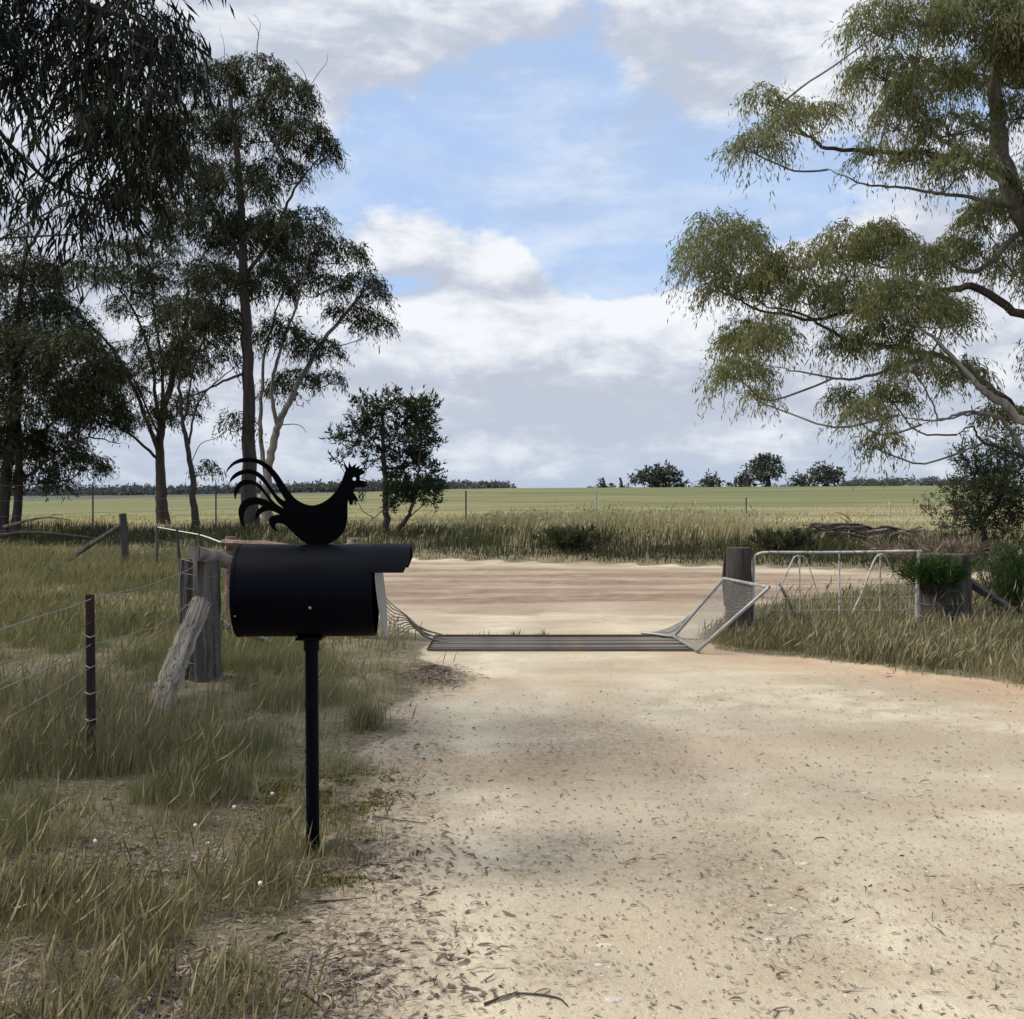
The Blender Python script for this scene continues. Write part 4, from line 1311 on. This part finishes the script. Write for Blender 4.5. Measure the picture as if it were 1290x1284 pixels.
# right wing: pipe frame leaning back to the post, with mesh, and a second mesh panel behind
wA, wB, wC, wE, wD = px(912, 729, 11.95), px(969, 740, 10.75), px(879, 822, 11.06), px(849, 804, 12.2), px(808, 797, 12.5)
for p_ in (wC, wE, wD):
    p_[2] = max(p_[2], .03)
wing = thing('grid_wing', 'pipe framed wire mesh wing tipped against the stump by the grid', 'grid wing', tuple((wC + wE) / 2))
fr = MB()
for a, b in ((wA, wB), (wB, wC), (wC, wE), (wE, wA), (wE, wD)):
    under(MB().tube([a, (a + b) / 2, b], .0175, 8).build('pipe', M['galv']), wing)
mesh_w = MB()
for i in range(1, 46):
    t = i / 46
    a, b = wA + (wE - wA) * t, wB + (wC - wB) * t
    sag = np.array([0, 0, -.03])
    mesh_w.tube([a, a * .67 + b * .33 + sag * .9, a * .33 + b * .67 + sag * .9, b], .0023, 4, False)
for i in range(1, 18):
    t = i / 18
    a, b = wA + (wB - wA) * t, wE + (wC - wE) * t
    mesh_w.tube([a, (a + b) / 2 + np.array([0, 0, -.03]), b], .0022, 4, False)
mw = under(mesh_w.build('wire_mesh', M['wire']), wing)
mw['kind'] = 'stuff'
mesh_t = MB()
topc = lambda t: wA * (1 - t) + wD * t + np.array([0, 0, -.16 * math.sin(math.pi * t)])
edge_pts = [topc(t) for t in np.linspace(0, 1, 14)]
for i in range(1, 60):
    t = i / 60
    mesh_t.tube([topc(t), (topc(t) + (wE * (1 - t) ** 1 + wE * t)) / 2, wA + (wE - wA) * min(1, t * 1.05)], .0022, 4, False)
for i in range(1, 20):
    f_ = i / 20
    mesh_t.tube([topc(t) * (1 - f_) + (wA + (wE - wA) * t) * f_ for t in np.linspace(.02, 1, 9)], .0022, 4, False)
mt = under(mesh_t.build('wire_mesh', M['wire']), wing)
mt['kind'] = 'stuff'
under(MB().tube(edge_pts, .006, 6).build('edge_wire', M['wire']), wing)

# the other wing: bundle of drooping wires down to the grid
wl = thing('grid_wing', 'sagging bundle of old wires curving down to the grid behind the letterbox', 'grid wing', (-1.25, 12, 0))
for i in range(9):
    y0 = 742 + i * 6.5
    a = px(478 + i * .8, y0, 12.05 + .03 * i)
    ctrl = [a, px(492 + i * 1.2, y0 + 18 - i, 12.0), px(508 + i * 1.5, 772 + i * 2.4, 12.0), px(528 + i, 789 + i * 1.8, 11.9), px(548 + (i % 3) * 6, 797 + i * 1.6, 11.85)]
    under(MB().tube(curve_pts(ctrl, 4, .003, i), .0065, 5).build('strand', M['straw_wire' if i % 3 else 'wire']), wl)

# ------------------------------------------------------------------ posts by the grid
def round_post(name, label, x, Y, ztop, r, mat, cat='post', sides=14, seed=1, rough=.14, lean=(0, 0), zb=None, split=True):
    z0 = gz(x, Y) if zb is None else zb
    root = thing(name, label, cat, (x, Y, z0))
    n = 7
    pts = [(x + lean[0] * k / (n - 1), Y + lean[1] * k / (n - 1), z0 - .2 + (ztop - z0 + .2) * k / (n - 1)) for k in range(n)]
    mb = MB().tube(pts, r * np.linspace(1.08, .97, n), sides, True, rough, seed)
    under(mb.build('shaft', M[mat]), root)
    if split:
        rr = np.random.default_rng(seed)
        for q in range(4):                      # weathered splits and bark slabs standing proud of the shaft
            a = rr.random() * 6.28
            c0 = np.array([x + math.cos(a) * r * .97, Y + math.sin(a) * r * .97, 0])
            za, zb_ = z0 + (ztop - z0) * (.05 + .3 * rr.random()), z0 + (ztop - z0) * (.7 + .28 * rr.random())
            under(MB().tube([c0 + (0, 0, za), c0 + (rr.normal() * .01, 0, (za + zb_) / 2), c0 + np.array([lean[0], lean[1], 0]) + (0, 0, zb_)], [r * .16, r * .22, r * .1], 6, True, .3, seed + q, .5).build('splinter', M[mat]), root)
    return root


p = px(930, 815, 12.1)
round_post('stump_post', 'short grey stump post behind the tipped mesh wing', p[0], 12.1, px(930, 690, 12.1)[2], .145, 'dark_wood', seed=5)
# wide old stump under the bush, wrapped in wire
sp_ = px(1192, 782, 12.3)
st_ = round_post('stump_post', 'broad dark stump wrapped in wire under a green bush', sp_[0], 12.4, px(1192, 698, 12.4)[2], .275, 'dark_wood', cat='stump', seed=9, rough=.16, sides=20)
for k in range(5):
    zz = .25 + .14 * k
    ring = [(sp_[0] + .292 * math.cos(a), 12.4 + .292 * math.sin(a), zz + .01 * math.sin(3 * a)) for a in np.linspace(0, 2 * math.pi, 22)]
    under(MB().tube(ring, .003, 4, False).build('wire_wrap', M['wire']), st_)

# prop log beyond the stump
def log(name, label, ctrl, r0, r1, mat, cat='log', seed=1, rough=.18, sides=10, flat=1.0, forks=(), lump=0.5):
    c = np.array(ctrl, float)
    root = thing(name, label, cat, tuple(c[0]))
    cp = curve_pts(c, 5, .15 * r0, seed)
    under(MB().tube(cp, np.linspace(r0, r1, len(cp)), sides, True, rough, seed, flat, lump).build('stem', M[mat]), root)
    for f_ in forks:
        fc = np.array(f_[0], float)
        cpf = curve_pts(fc, 4, .1 * f_[1], seed + 5)
        under(MB().tube(cpf, np.linspace(f_[1], f_[2], len(cpf)), 6, True, .15, seed).build('fork', M[mat]), root)
    return root


log('prop_log', 'black crooked prop leaning off the broad stump into shrubs', [px(1222, 734, 12.6), px(1246, 750, 12.4), px(1265, 762, 12.3), px(1283, 778, 12.2)], .055, .035, 'dark_wood', seed=3)
log('fallen_branch', 'dark forked stick caught upright in grass behind the gate', [px(982, 736, 12.4), px(990, 752, 12.3), px(998, 770, 12.2), px(1002, 780, 12.2)], .018, .02, 'dark_wood', seed=4, sides=6)

# ------------------------------------------------------------------ the white gate
GYY = 12.15
gate = thing('field_gate', 'old white pipe gate with chipped paint standing in long grass', 'gate', px(1052, 790, GYY))


def gpipe(name, ctrl, r=.016, per=5):
    c = [px(a, b, GYY + (dd[0] if dd else 0)) for a, b, *dd in ctrl]
    return under(MB().tube(curve_pts(c, per), r, 8).build(name, M['white_pipe']), gate)


gpipe('frame', [(949.5, 800), (949.5, 760), (949.5, 712), (951, 702), (958, 697), (975, 696), (1050, 696), (1152, 694.5), (1158, 695)], .015, 6)
gpipe('frame', [(950, 800), (1050, 799), (1157, 797)], .014)
gpipe('upright', [(1007, 700, .0), (1007.5, 750), (1007, 798)], .009)
gpipe('upright', [(1057, 697), (1057.5, 750), (1057, 798)], .010)
gpipe('upright', [(1109, 699), (1108.5, 750), (1109, 798)], .010)
gpipe('upright', [(1157, 693), (1155.5, 750), (1155, 799)], .022)
gpipe('brace', [(1006, 700, -.03), (1000, 703, -.03), (994, 716, -.03), (978, 752, -.03), (957, 797, -.03)], .0085)
gpipe('brace', [(1008, 700, .03), (1014, 703, .03), (1020, 716, .03), (1032, 752, .03), (1052, 797, .03)], .0065)
gpipe('brace', [(1110, 698, -.03), (1104, 702, -.03), (1098, 714, -.03), (1085, 748, -.03), (1062, 797, -.03)], .0105)
gpipe('brace', [(1111, 698, .03), (1116, 702, .03), (1122, 716, .03), (1130, 735, .03), (1150, 790, .03)], .0065)
for yy_ in (735, 752, 768, 783):
    gpipe('wire', [(950, yy_), (1000, yy_ + 1.5), (1060, yy_), (1110, yy_ + 1), (1156, yy_ - 1)], .0028, 3)
for xx_ in (966, 978, 992, 1022, 1040, 1072, 1122, 1134, 1146):
    gpipe('wire', [(xx_, 735), (xx_ + .6, 768), (xx_, 798)], .0026, 2)

# ------------------------------------------------------------------ shrubs by the stump
def shrub(name, label, x, Y, h, w, n, seed, mat='leaf_green', L=.16, Wd=.006, lo=.3, cat='shrub', sx=1.0, hv=(.55, .5), bz=-.03):
    r_ = np.random.default_rng(seed)
    z0 = gz(x, Y)
    root = thing(name, label, cat, (x, Y, z0))
    st = MB()
    vs, fs, off = [], [], 0
    for i in range(n):
        u = np.array([r_.normal() * .42 * w, r_.normal() * .35 * w, h * (hv[0] + hv[1] * r_.random())])
        b = np.array([x + u[0] * .25, Y + u[1] * .25, z0 + bz])
        e = np.array([x + u[0] * sx, Y + u[1], z0 + u[2]])
        m_ = (b + e) / 2 + np.array([u[0] * .1, u[1] * .1, .05])
        cp = curve_pts([b, m_, e], 5, .008, seed + i)
        st.tube(cp, np.linspace(.009, .003, len(cp)), 4, False)
        k = 60
        t = lo + (1 - lo) * r_.random(k)
        bp0 = cp[np.clip((t * (len(cp) - 1)).astype(int), 0, len(cp) - 1)] + r_.normal(size=(k, 3)) * .02
        d = unit(unit(e - b) * .75 + .6 * r_.normal(size=(k, 3)) + np.array([0, 0, .35]))
        v, f = leaf_quads(bp0, d, L * (.5 + .7 * r_.random(k)), Wd * (.7 + .6 * r_.random(k)), r_)
        vs.append(v)
        fs.append(f + off)
        off += len(v)
    s1 = under(st.build('stems', M['twig']), root)
    s1['kind'] = 'stuff'
    s2 = under(mesh_np('foliage', np.vstack(vs), np.vstack(fs), M[mat]), root)
    s2['kind'] = 'stuff'
    return root


b_ = px(1186, 790, 11.95)
shrub('shrub', 'bright green needle bush growing up against the broad stump', b_[0] + .03, 12.2, .80, .40, 150, 5, lo=.25, Wd=.009, L=.12, hv=(.78, .26), bz=.46)
b_ = px(1278, 790, 12.6)
shrub('shrub', 'upright dark green bush past the crooked black prop', b_[0] + .05, 12.8, .98, .45, 60, 6, lo=.35, Wd=.008, L=.17)
b_ = px(1225, 690, 22)
shrub('shrub', 'brown dead looking bush below the needle tree', b_[0], 23.5, .6, 1.5, 40, 8, 'litter', L=.3, Wd=.02, lo=.2)
b_ = px(720, 690, 28)
shrub('shrub', 'low dark bush standing out in the tall verge grass', b_[0], 28.2, .62, 1.2, 40, 9, 'grass_shade', L=.22, Wd=.03, lo=.2)
b_ = px(985, 690, 27)
shrub('shrub', 'dark rounded bush in the verge behind the grey stump', b_[0], 26.6, .5, 1.1, 36, 10, 'grass_shade', L=.22, Wd=.03, lo=.2)

# ------------------------------------------------------------------ branch pile on the verge
pile = thing('branch_pile', 'long heap of grey dead branches on the bank past the gate', 'branch pile', px(1095, 690, 28.5))
r_ = np.random.default_rng(77)
for i in range(75):
    cx_ = 1012 + 160 * r_.random()
    hgt_ = 679 - (17 + 6 * math.sin(cx_ * .05)) * r_.random() ** .7 * (1 - ((cx_ - 1090) / 95) ** 2 * .8)
    Yb = 28.3 + 1.0 * r_.normal() * .5
    a = px(cx_, hgt_, Yb)
    ln = .35 + .9 * r_.random()
    th_ = r_.normal() * .35
    d_ = np.array([math.cos(th_) * (1 if r_.random() < .5 else -1), .5 * r_.normal(), math.sin(th_) * .5])
    under(MB().tube(curve_pts([a - d_ * ln * .5, a + r_.normal(size=3) * .06, a + d_ * ln * .5], 3), np.linspace(.035, .012, 7) * (.6 + .8 * r_.random()), 5, True, .1, i).build('branch', M['bark_dark' if i % 3 else 'bark_grey']), pile)
for c_ in ([(1062, 672), (1072, 660), (1066, 650), (1052, 645)], [(1075, 668), (1068, 658), (1058, 652)], [(1085, 672), (1110, 676), (1140, 670), (1160, 668)]):
    under(MB().tube(curve_pts([px(a, b, 28.2) for a, b in c_], 4), np.linspace(.025, .008, 4 * (len(c_) - 1) + 1), 5).build('branch', M['bark_grey']), pile)

# dead branches on the bank under the dark tree
log('fallen_branch', 'long bleached branch lying along the bank under the dense tree', [px(4, 664, 34.5), px(35, 656, 34.5), px(60, 652, 34.5), px(88, 655, 34.4)], .05, .015, 'bark_grey', seed=8,
    forks=(([px(35, 656, 34.5), px(50, 658, 34.2), px(70, 660, 34.1)], .02, .008), ([px(60, 652, 34.5), px(72, 648, 34.5), px(80, 650, 34.4)], .016, .006)))
log('fallen_branch', 'thick dark limb on the ground below the bleached branch', [px(0, 674, 34.0), px(40, 671, 33.9), px(90, 675, 33.7), px(130, 680, 33.6)], .06, .03, 'bark_dark', seed=12)
log('fallen_branch', 'bent branch dark at one end lying behind the corner post', [px(276, 783, 10.9), px(296, 795, 10.9), px(318, 800, 10.8), px(345, 812, 10.8)], .04, .025, 'log_wood', seed=14)

# ------------------------------------------------------------------ wire fence by the letterbox
SX, SY = px(252, 865, 9.2)[0], 9.2
round_post('corner_post', 'weathered strainer post at the corner of the wire fence', SX, SY, px(252, 704, SY)[2], .135, 'strainer_wood', seed=21, rough=.34, sides=22)
log('brace_log', 'pale split log leaning against the weathered corner post', [px(184, 938, 7.45), px(209, 870, 8.1), px(231, 815, 8.6), px(253, 757, 8.95)], .10, .08, 'log_wood', seed=16, rough=.36, sides=18, flat=.66, lump=.06)
log('rail_log', 'round grey rail log resting on top of the corner post', [px(247, 697, 8.85), px(275, 703, 9.4), px(310, 712, 10.2), px(372, 712, 11.0), px(440, 690, 12.0)], .062, .055, 'old_wood', seed=17, rough=.12)
log('rail_plank', 'reddish weathered plank rail passing behind the letterbox', [px(283, 683, 13.4), px(335, 686, 13.0), px(390, 690, 12.6), px(436, 694, 12.2)], .068, .06, 'red_wood', seed=18, rough=.05, sides=8, flat=.5)
k_ = px(446, 800, 12.0)
round_post('grid_post', 'pale topped post showing just over the letterbox hood', k_[0], 12.0, px(446, 678, 12.0)[2], .08, 'log_wood', seed=25, rough=.1)
k_ = px(291, 790, 13.5)
round_post('rail_post', 'reddish post carrying the end of the plank rail', k_[0], 13.5, px(291, 676, 13.5)[2], .07, 'red_wood', seed=26, rough=.1)


def star_post(root, x, Y, ztop, lean=0.0):
    z0 = gz(x, Y)
    prof = []
    for k in range(3):
        a = math.radians(90 + 120 * k + 20)
        b1, b2 = a - math.radians(60), a + math.radians(60)
        d = np.array([math.cos(a), math.sin(a)])
        s = np.array([-math.sin(a), math.cos(a)])
        prof += [d * .027 - s * .0035, d * .027 + s * .0035, np.array([math.cos(b2), math.sin(b2)]) * .006]
    n = len(prof)
    v = [(x + p[0], Y + p[1], z0 - .1) for p in prof] + [(x + p[0] + lean, Y + p[1], ztop) for p in prof]
    f = [(k, (k + 1) % n, n + (k + 1) % n, n + k) for k in range(n)] + [tuple(range(n, 2 * n))]
    return under(MB().add(v, f).build('steel_post', M['rust_steel'], smooth=False), root)


F1 = np.array([px(116, 975, 6.25)[0], 6.25])
F2 = np.array([-2.18, 3.25])
fence = thing('wire_fence', 'slack mesh and plain wire fence on a rusty steel post', 'fence', (F1[0], F1[1], gz(*F1)))
star_post(fence, F1[0], F1[1], px(116, 749, 6.25)[2], -.012)
star_post(fence, F2[0], F2[1], 1.05)
S0 = np.array([SX + .02, SY - .14])
tops = [.985, .855, .73, .60, .46, .31, .17]


def span(a, b, za, zb, sag, n=9, seed=0):
    r_ = np.random.default_rng(seed)
    ts = np.linspace(0, 1, n)
    return [(a[0] + (b[0] - a[0]) * t, a[1] + (b[1] - a[1]) * t, za + (zb - za) * t - sag * 4 * t * (1 - t) + (r_.normal() * .006 if 0 < t < 1 else 0)) for t in ts]


for i, z in enumerate(tops):
    g1 = gz(*F1)
    r = .0027 if i in (0, 2) else .0018
    mt_ = 'wire' if i in (0, 2, 3) else 'wire_dark'
    under(MB().tube(span(S0, F1, z + .02, z, .03 + .02 * (i % 3), seed=i), r, 5, False).build('strand', M[mt_]), fence)
    under(MB().tube(span(F1, F2, z, z - .02, .02 + .02 * (i % 2), seed=i + 20), r, 5, False).build('strand', M[mt_]), fence)
r_ = np.random.default_rng(5)
for (a, b, n) in ((S0, F1, 9), (F1, F2, 9)):
    for k in range(1, n):
        t = k / n
        q = a + (b - a) * t
        zz = [.85 - .05 - .03 * 4 * t * (1 - t)] + [.66, .48, .3, .12]
        pts = [(q[0] + r_.normal() * .018, q[1] + r_.normal() * .018, z) for z in zz]
        under(MB().tube(curve_pts(pts, 2), .0017, 4, False).build('stay', M['wire_dark']), fence)
for z in (.77, .60, .45, .30):
    cl = px(116, 0, 6.25)[0]
    under(MB().tube([(F1[0] - .035, F1[1] - .012, z + .01), (F1[0], F1[1] - .036, z), (F1[0] + .035, F1[1] - .01, z + .012)], .003, 5).build('clip', M['wire']), fence)
# netting wrapped round the corner post
net = thing('wire_netting', 'loose rusty netting wrapped round the corner post', 'netting', (SX, SY, gz(SX, SY)))
for k in range(8):
    zz = .2 + .12 * k
    ring = [(SX + (.155 + .008 * math.sin(5 * a + k)) * math.cos(a), SY + (.155 + .008 * math.cos(4 * a)) * math.sin(a), zz + .012 * math.sin(2 * a + k)) for a in np.linspace(0, 2 * math.pi, 22)]
    under(MB().tube(ring, .002, 4, False).build('hoop', M['wire']), net)
for k in range(12):
    a = 2 * math.pi * k / 12
    under(MB().tube([(SX + .158 * math.cos(a), SY + .158 * math.sin(a), z) for z in (.1, .5, 1.05)], .002, 4, False).build('vertical_wire', M['wire']), net)

# ------------------------------------------------------------------ fence running back to the road
Y2 = 23.2
q = px(155, 722, Y2)
ep = thing('end_post', 'dark end post with a long slanting stay by the road', 'post', (q[0], Y2, gz(q[0], Y2)))
zt = px(155, 647, Y2)[2]
under(MB().tube([(q[0] + .06, Y2, gz(q[0], Y2) - .2), (q[0] + .03, Y2, zt * .5), (q[0] - .01, Y2, zt)], .075, 10, True, .1, 4).build('shaft', M['dark_wood']), ep)
a, b = px(152, 662, Y2), px(64, 722, Y2 - .8)
b[2] = gz(b[0], b[1]) - .05
under(MB().tube(curve_pts([a, (a + b) / 2 + (0, 0, .02), b], 4), .05, 8, True, .1, 6).build('stay', M['dark_wood']), ep)
f2 = thing('wire_fence', 'slack pale wire with hanging droppers between corner post and road', 'fence', px(240, 720, 18))
pA, pB, pC = px(198, 664, 22.0), px(252, 674, 16.0), px(292, 688, 13.45)
under(MB().tube(curve_pts([pA, px(225, 669, 19), pB, px(275, 682, 14.3), pC], 5), .008, 6).build('strand', M['bare_tip']), f2)
b = px(197, 722, 22.0)
under(MB().tube([(b[0], 22.0, gz(b[0], 22.0) - .1), (pA[0], 22.0, pA[2] + .03)], .035, 8, True, .1).build('dropper', M['dark_wood']), f2)
for (x1, y1, x2, y2, Yd) in ((223, 668, 227, 716, 19.0), (251, 673, 255, 700, 16.0)):
    under(MB().tube([px(x1, y1, Yd), px((x1 + x2) / 2, (y1 + y2) / 2, Yd), px(x2, y2, Yd)], .03, 8, True, .1).build('dropper', M['dark_wood']), f2)
a = px(226.5, 716, 19.0)
under(MB().tube([a, a + (0.006, 0, -.035)], .033, 8).build('pale_cap', M['bare_tip']), f2)
for dz in (.25, .5):
    under(MB().tube(curve_pts([pA - (0, 0, dz), px(225, 669, 19) - (0, 0, dz * .95), pB - (0, 0, dz * .9), pC - (0, 0, dz * .8)], 4), .004, 5).build('strand', M['wire_dark']), f2)

# ------------------------------------------------------------------ boundary fence across the road
f3 = thing('wire_fence', 'thin steel post fence along the paddock boundary across the road', 'fence', px(600, 665, 38))
prev = None
for (x_, yt, yb, Yf) in ((-60, 606, 668, 34.0), (117, 608, 666, 35.5), (272, 609, 666, 37.0), (430, 612, 666, 38.0), (587, 618, 668, 38.5), (751, 619, 664, 40.0), (940, 627, 662, 41.0), (1121, 631, 668, 38.0), (1300, 632, 668, 36.0)):
    top = px(x_, yt, Yf)
    z0 = gz(top[0], Yf)
    under(MB().tube([(top[0], Yf, z0 - .2), tuple(top)], .034 if x_ in (751, 1121) else .026, 6).build('steel_post', M['white_pipe' if x_ in (751, 1121) else 'wire_dark']), f3)
    if prev is not None:
        for fr_ in (.95, .7, .45, .22):
            a = np.array([prev[0][0], prev[0][1], prev[1] + (prev[0][2] - prev[1]) * fr_])
            b = np.array([top[0], Yf, z0 + (top[2] - z0) * fr_])
            under(MB().tube([a, (a + b) / 2 - (0, 0, .03), b], .0045, 4, False).build('strand', M['wire']), f3)
    prev = (top, z0)

# ------------------------------------------------------------------ stones, tufts, flowers, small things
def stone(x, y, r, label, mat='stone', group=None, seed=0, sq=.35):
    r_ = np.random.default_rng(seed)
    z = gz(x, y)
    bm_v, bm_f = [], []
    n, m = 9, 4
    for j in range(m):
        ph = (j / (m - 1)) * 1.35
        for k in range(n):
            a = 2 * math.pi * k / n
            rr = r * math.cos(ph) * (.85 + .3 * r_.random())
            bm_v.append((x + rr * math.cos(a) * 1.25, y + rr * math.sin(a) * .85, z - .012 + r * sq * math.sin(ph) + .012))
    for j in range(m - 1):
        for k in range(n):
            bm_f.append((j * n + k, j * n + (k + 1) % n, (j + 1) * n + (k + 1) % n, (j + 1) * n + k))
    bm_f.append(tuple((m - 1) * n + k for k in range(n)))
    return tag(MB().add(bm_v, bm_f).build('stone', M[mat]), label, 'stone', group)


STONES = [
    (762, 1195, .026, 'largest flat pale stone near the middle of the drive'), (772, 1262, .022, 'flat white stone closest to the camera, beside the curved twig'),
    (690, 1078, .016, 'pale chip in the litter patch, just before its smaller twin'), (705, 1080, .012, 'smaller twin chip touching the pale chip in the litter patch'),
    (650, 1093, .014, 'pale chip alone in the litter level with the letterbox foot'), (593, 1036, .018, 'pale flat stone on bare ground straight out from the moss'),
    (640, 1022, .014, 'pale stone farther up the drive than the one out from the moss'), (970, 1187, .016, 'white stone on the open wheel track level with the largest stone'),
    (1275, 1058, .022, 'white stone at the very edge of the picture on the pale band'), (1010, 1093, .026, 'broad chalky flake just this side of the pale band'),
    (972, 1145, .014, 'small white stone between the chalky flake and the open track stone'), (1090, 1000, .018, 'low pale stone in the grey dusty part beyond the pale band'),
    (755, 1220, .014, 'small pale stone tucked just before the largest flat one'), (940, 1003, .012, 'tiny pale stone in the grey dust, nearest the drive centre'),
    (1245, 975, .02, 'long pale stone up the drive toward the grassed bank')]
for i, (x_, y_, s_, lb_) in enumerate(STONES):
    Yp = EYE * F / (y_ - HY)
    w_ = px(x_, y_, Yp)
    stone(w_[0], Yp, s_, lb_, group='pale stones in the drive', seed=i, sq=.22)
# fine gravel
gx_, gy_ = scatter(2600, -.8, 5.5, 2.6, 10.5, 1.0)
dd_, _ = dirt_mask(gx_, gy_)
gx_, gy_ = keep_if(gx_, gy_, dd_)
n = len(gx_)
base_v = np.array([(1, 0, 0), (.2, .9, 0), (-.9, .3, 0), (-.4, -.9, 0), (.1, .05, .75)])
rs = (.003 + .006 * rng.random(n) ** 2)
th = rng.random(n) * 6.28
c, s = np.cos(th), np.sin(th)
vx = base_v[None, :, 0] * c[:, None] - base_v[None, :, 1] * s[:, None]
vy = base_v[None, :, 0] * s[:, None] + base_v[None, :, 1] * c[:, None]
gv = np.stack([gx_[:, None] + vx * rs[:, None], gy_[:, None] + vy * rs[:, None], hgt(gx_, gy_)[:, None] + base_v[None, :, 2] * rs[:, None]], -1).reshape(-1, 3)
gi = np.arange(n)[:, None, None] * 5 + np.array([(0, 1, 4), (1, 2, 4), (2, 3, 4), (3, 0, 4)])[None]
tag(mesh_np('gravel', gv, gi.reshape(-1, 3), M['stone']), 'scattered fine gravel on the drive', 'gravel', kind='stuff')


def tuft(label, x_, y_, n, h, w, mat, spread=.05):
    Yp = EYE * F / (y_ - HY)
    c_ = px(x_, y_, Yp)
    x = c_[0] + rng.normal(size=n) * spread
    y = Yp + rng.normal(size=n) * spread
    v, f, _ = blades(x, y, h * (.5 + .7 * rng.random(n)), w * (.7 + .6 * rng.random(n)), rng, .6, (.02, 0))
    root = thing('grass_tuft', label, 'grass tuft', (c_[0], Yp, 0))
    o = under(mesh_np('blades', v, f, M[mat]), root)
    o['kind'] = 'stuff'


tuft('single grey green tuft standing at the edge of the drive', 460, 922, 260, .24, .005, 'grass_mix', .06)
tuft('short tuft hugging the foot of the letterbox post', 400, 1080, 90, .10, .004, 'grass_mix', .03)
tuft('small dark seedling tuft alone on the bare drive', 523, 1080, 40, .045, .003, 'grass_shade', .02)
tuft('broken brown tuft at the drive edge beside the concrete lump', 450, 1088, 110, .07, .004, 'litter', .05)
tuft('pale bladed tuft in the bark drift near the camera', 297, 1225, 70, .13, .007, 'grass_dry', .035)
tuft('fresh green tuft among bark litter by the post', 352, 1122, 70, .09, .005, 'grass_green', .03)
# heap of dry stalks by the grid
x = np.concatenate([rng.normal(px(545, 855, 9.55)[0], .16, 900)])
y = rng.normal(9.55, .28, 900)
v, f = flat_bits(x, y, .05 + .14 * rng.random(900), .004 + .006 * rng.random(900), rng, .3, .01)
v[:, 2] += np.repeat(.07 * np.exp(-((x - x.mean()) ** 2 / .03 + (y - 9.55) ** 2 / .08)) * rng.random(900), 6)
tag(mesh_np('stalk_heap', v, f, M['litter']), 'low heap of dry stalks and bark just before the grid', 'stalk heap', kind='stuff')
# moss
x = np.concatenate([rng.normal(px(425, 1000, 5.85)[0], .16, 7000), rng.normal(px(365, 1003, 5.8)[0], .14, 3000), rng.normal(px(420, 1112, 4.5)[0], .07, 900)])
y = np.concatenate([rng.normal(5.75, .24, 7000), rng.normal(5.8, .16, 3000), rng.normal(4.5, .07, 900)])
kp = fbm(x * 9, y * 9, 201, 3) > .45
x, y = x[kp], y[kp]
v, f, _ = blades(x, y, .020 + .014 * rng.random(len(x)), .007 + .006 * rng.random(len(x)), rng, .8)
tag(mesh_np('moss', v, f, M['moss']), 'yellow green moss patches beside the letterbox post', 'moss', kind='stuff')
# pale seed heads
for x_, y_, lb_ in [(295, 1017, 'biggest round white seed head, midway from steel post to letterbox post'), (343, 1000, 'white seed head closest to the letterbox post'),
                    (246, 1040, 'white seed head just before the biggest one, toward the fence'), (262, 1063, 'small low white seed head under the biggest one'),
                    (328, 1113, 'white seed head low in the bark drift, nearest the camera'), (120, 1060, 'white seed head standing apart below the rusty steel post')]:
    Yp = EYE * F / (y_ - HY) * (1 - .06)
    w_ = px(x_, y_, Yp)
    z0 = gz(w_[0], Yp)
    root = thing('flower', lb_, 'flower', (w_[0], Yp, z0), 'white seed heads in the grass')
    top = max(w_[2], z0 + .03)
    under(MB().tube([(w_[0] - .01, Yp, z0 - .01), (w_[0], Yp, top)], .0012, 4).build('stalk', M['grass_dry']), root)
    hv, hf = [], []
    c_ = np.array([w_[0], Yp, top])
    under(MB().tube([c_ + (0, 0, -.009), c_ + (0, 0, -.004), c_ + (0, 0, .004), c_ + (0, 0, .009)], [.003, .0085, .0085, .003], 8).build('head', M['flower']), root)
# loose sticks on the drive edge
for i, (c_, lb_) in enumerate([([(430, 1232), (455, 1238), (480, 1222)], 'dark crooked stick with torn bark at the drive edge'), ([(402, 1262), (425, 1256), (440, 1248)], 'short straight stick lying below the crooked one'),
                              ([(470, 1030), (500, 1034), (535, 1038)], 'thin long twig stretched across the drive edge'), ([(395, 1140), (430, 1138), (462, 1134)], 'flat grey stick by the letterbox base'),
                              ([(610, 1270), (650, 1258), (700, 1262), (715, 1272)], 'curved twig lying alone in mid drive')]):
    pts = []
    for (a_, b_) in c_:
        Yp = EYE * F / (b_ - HY)
        w_ = px(a_, b_, Yp)
        pts.append((w_[0], Yp, gz(w_[0], Yp) + .006))
    log('stick', lb_, pts, .004, .002, 'dark_wood', 'stick', 30 + i, .2, sides=6)
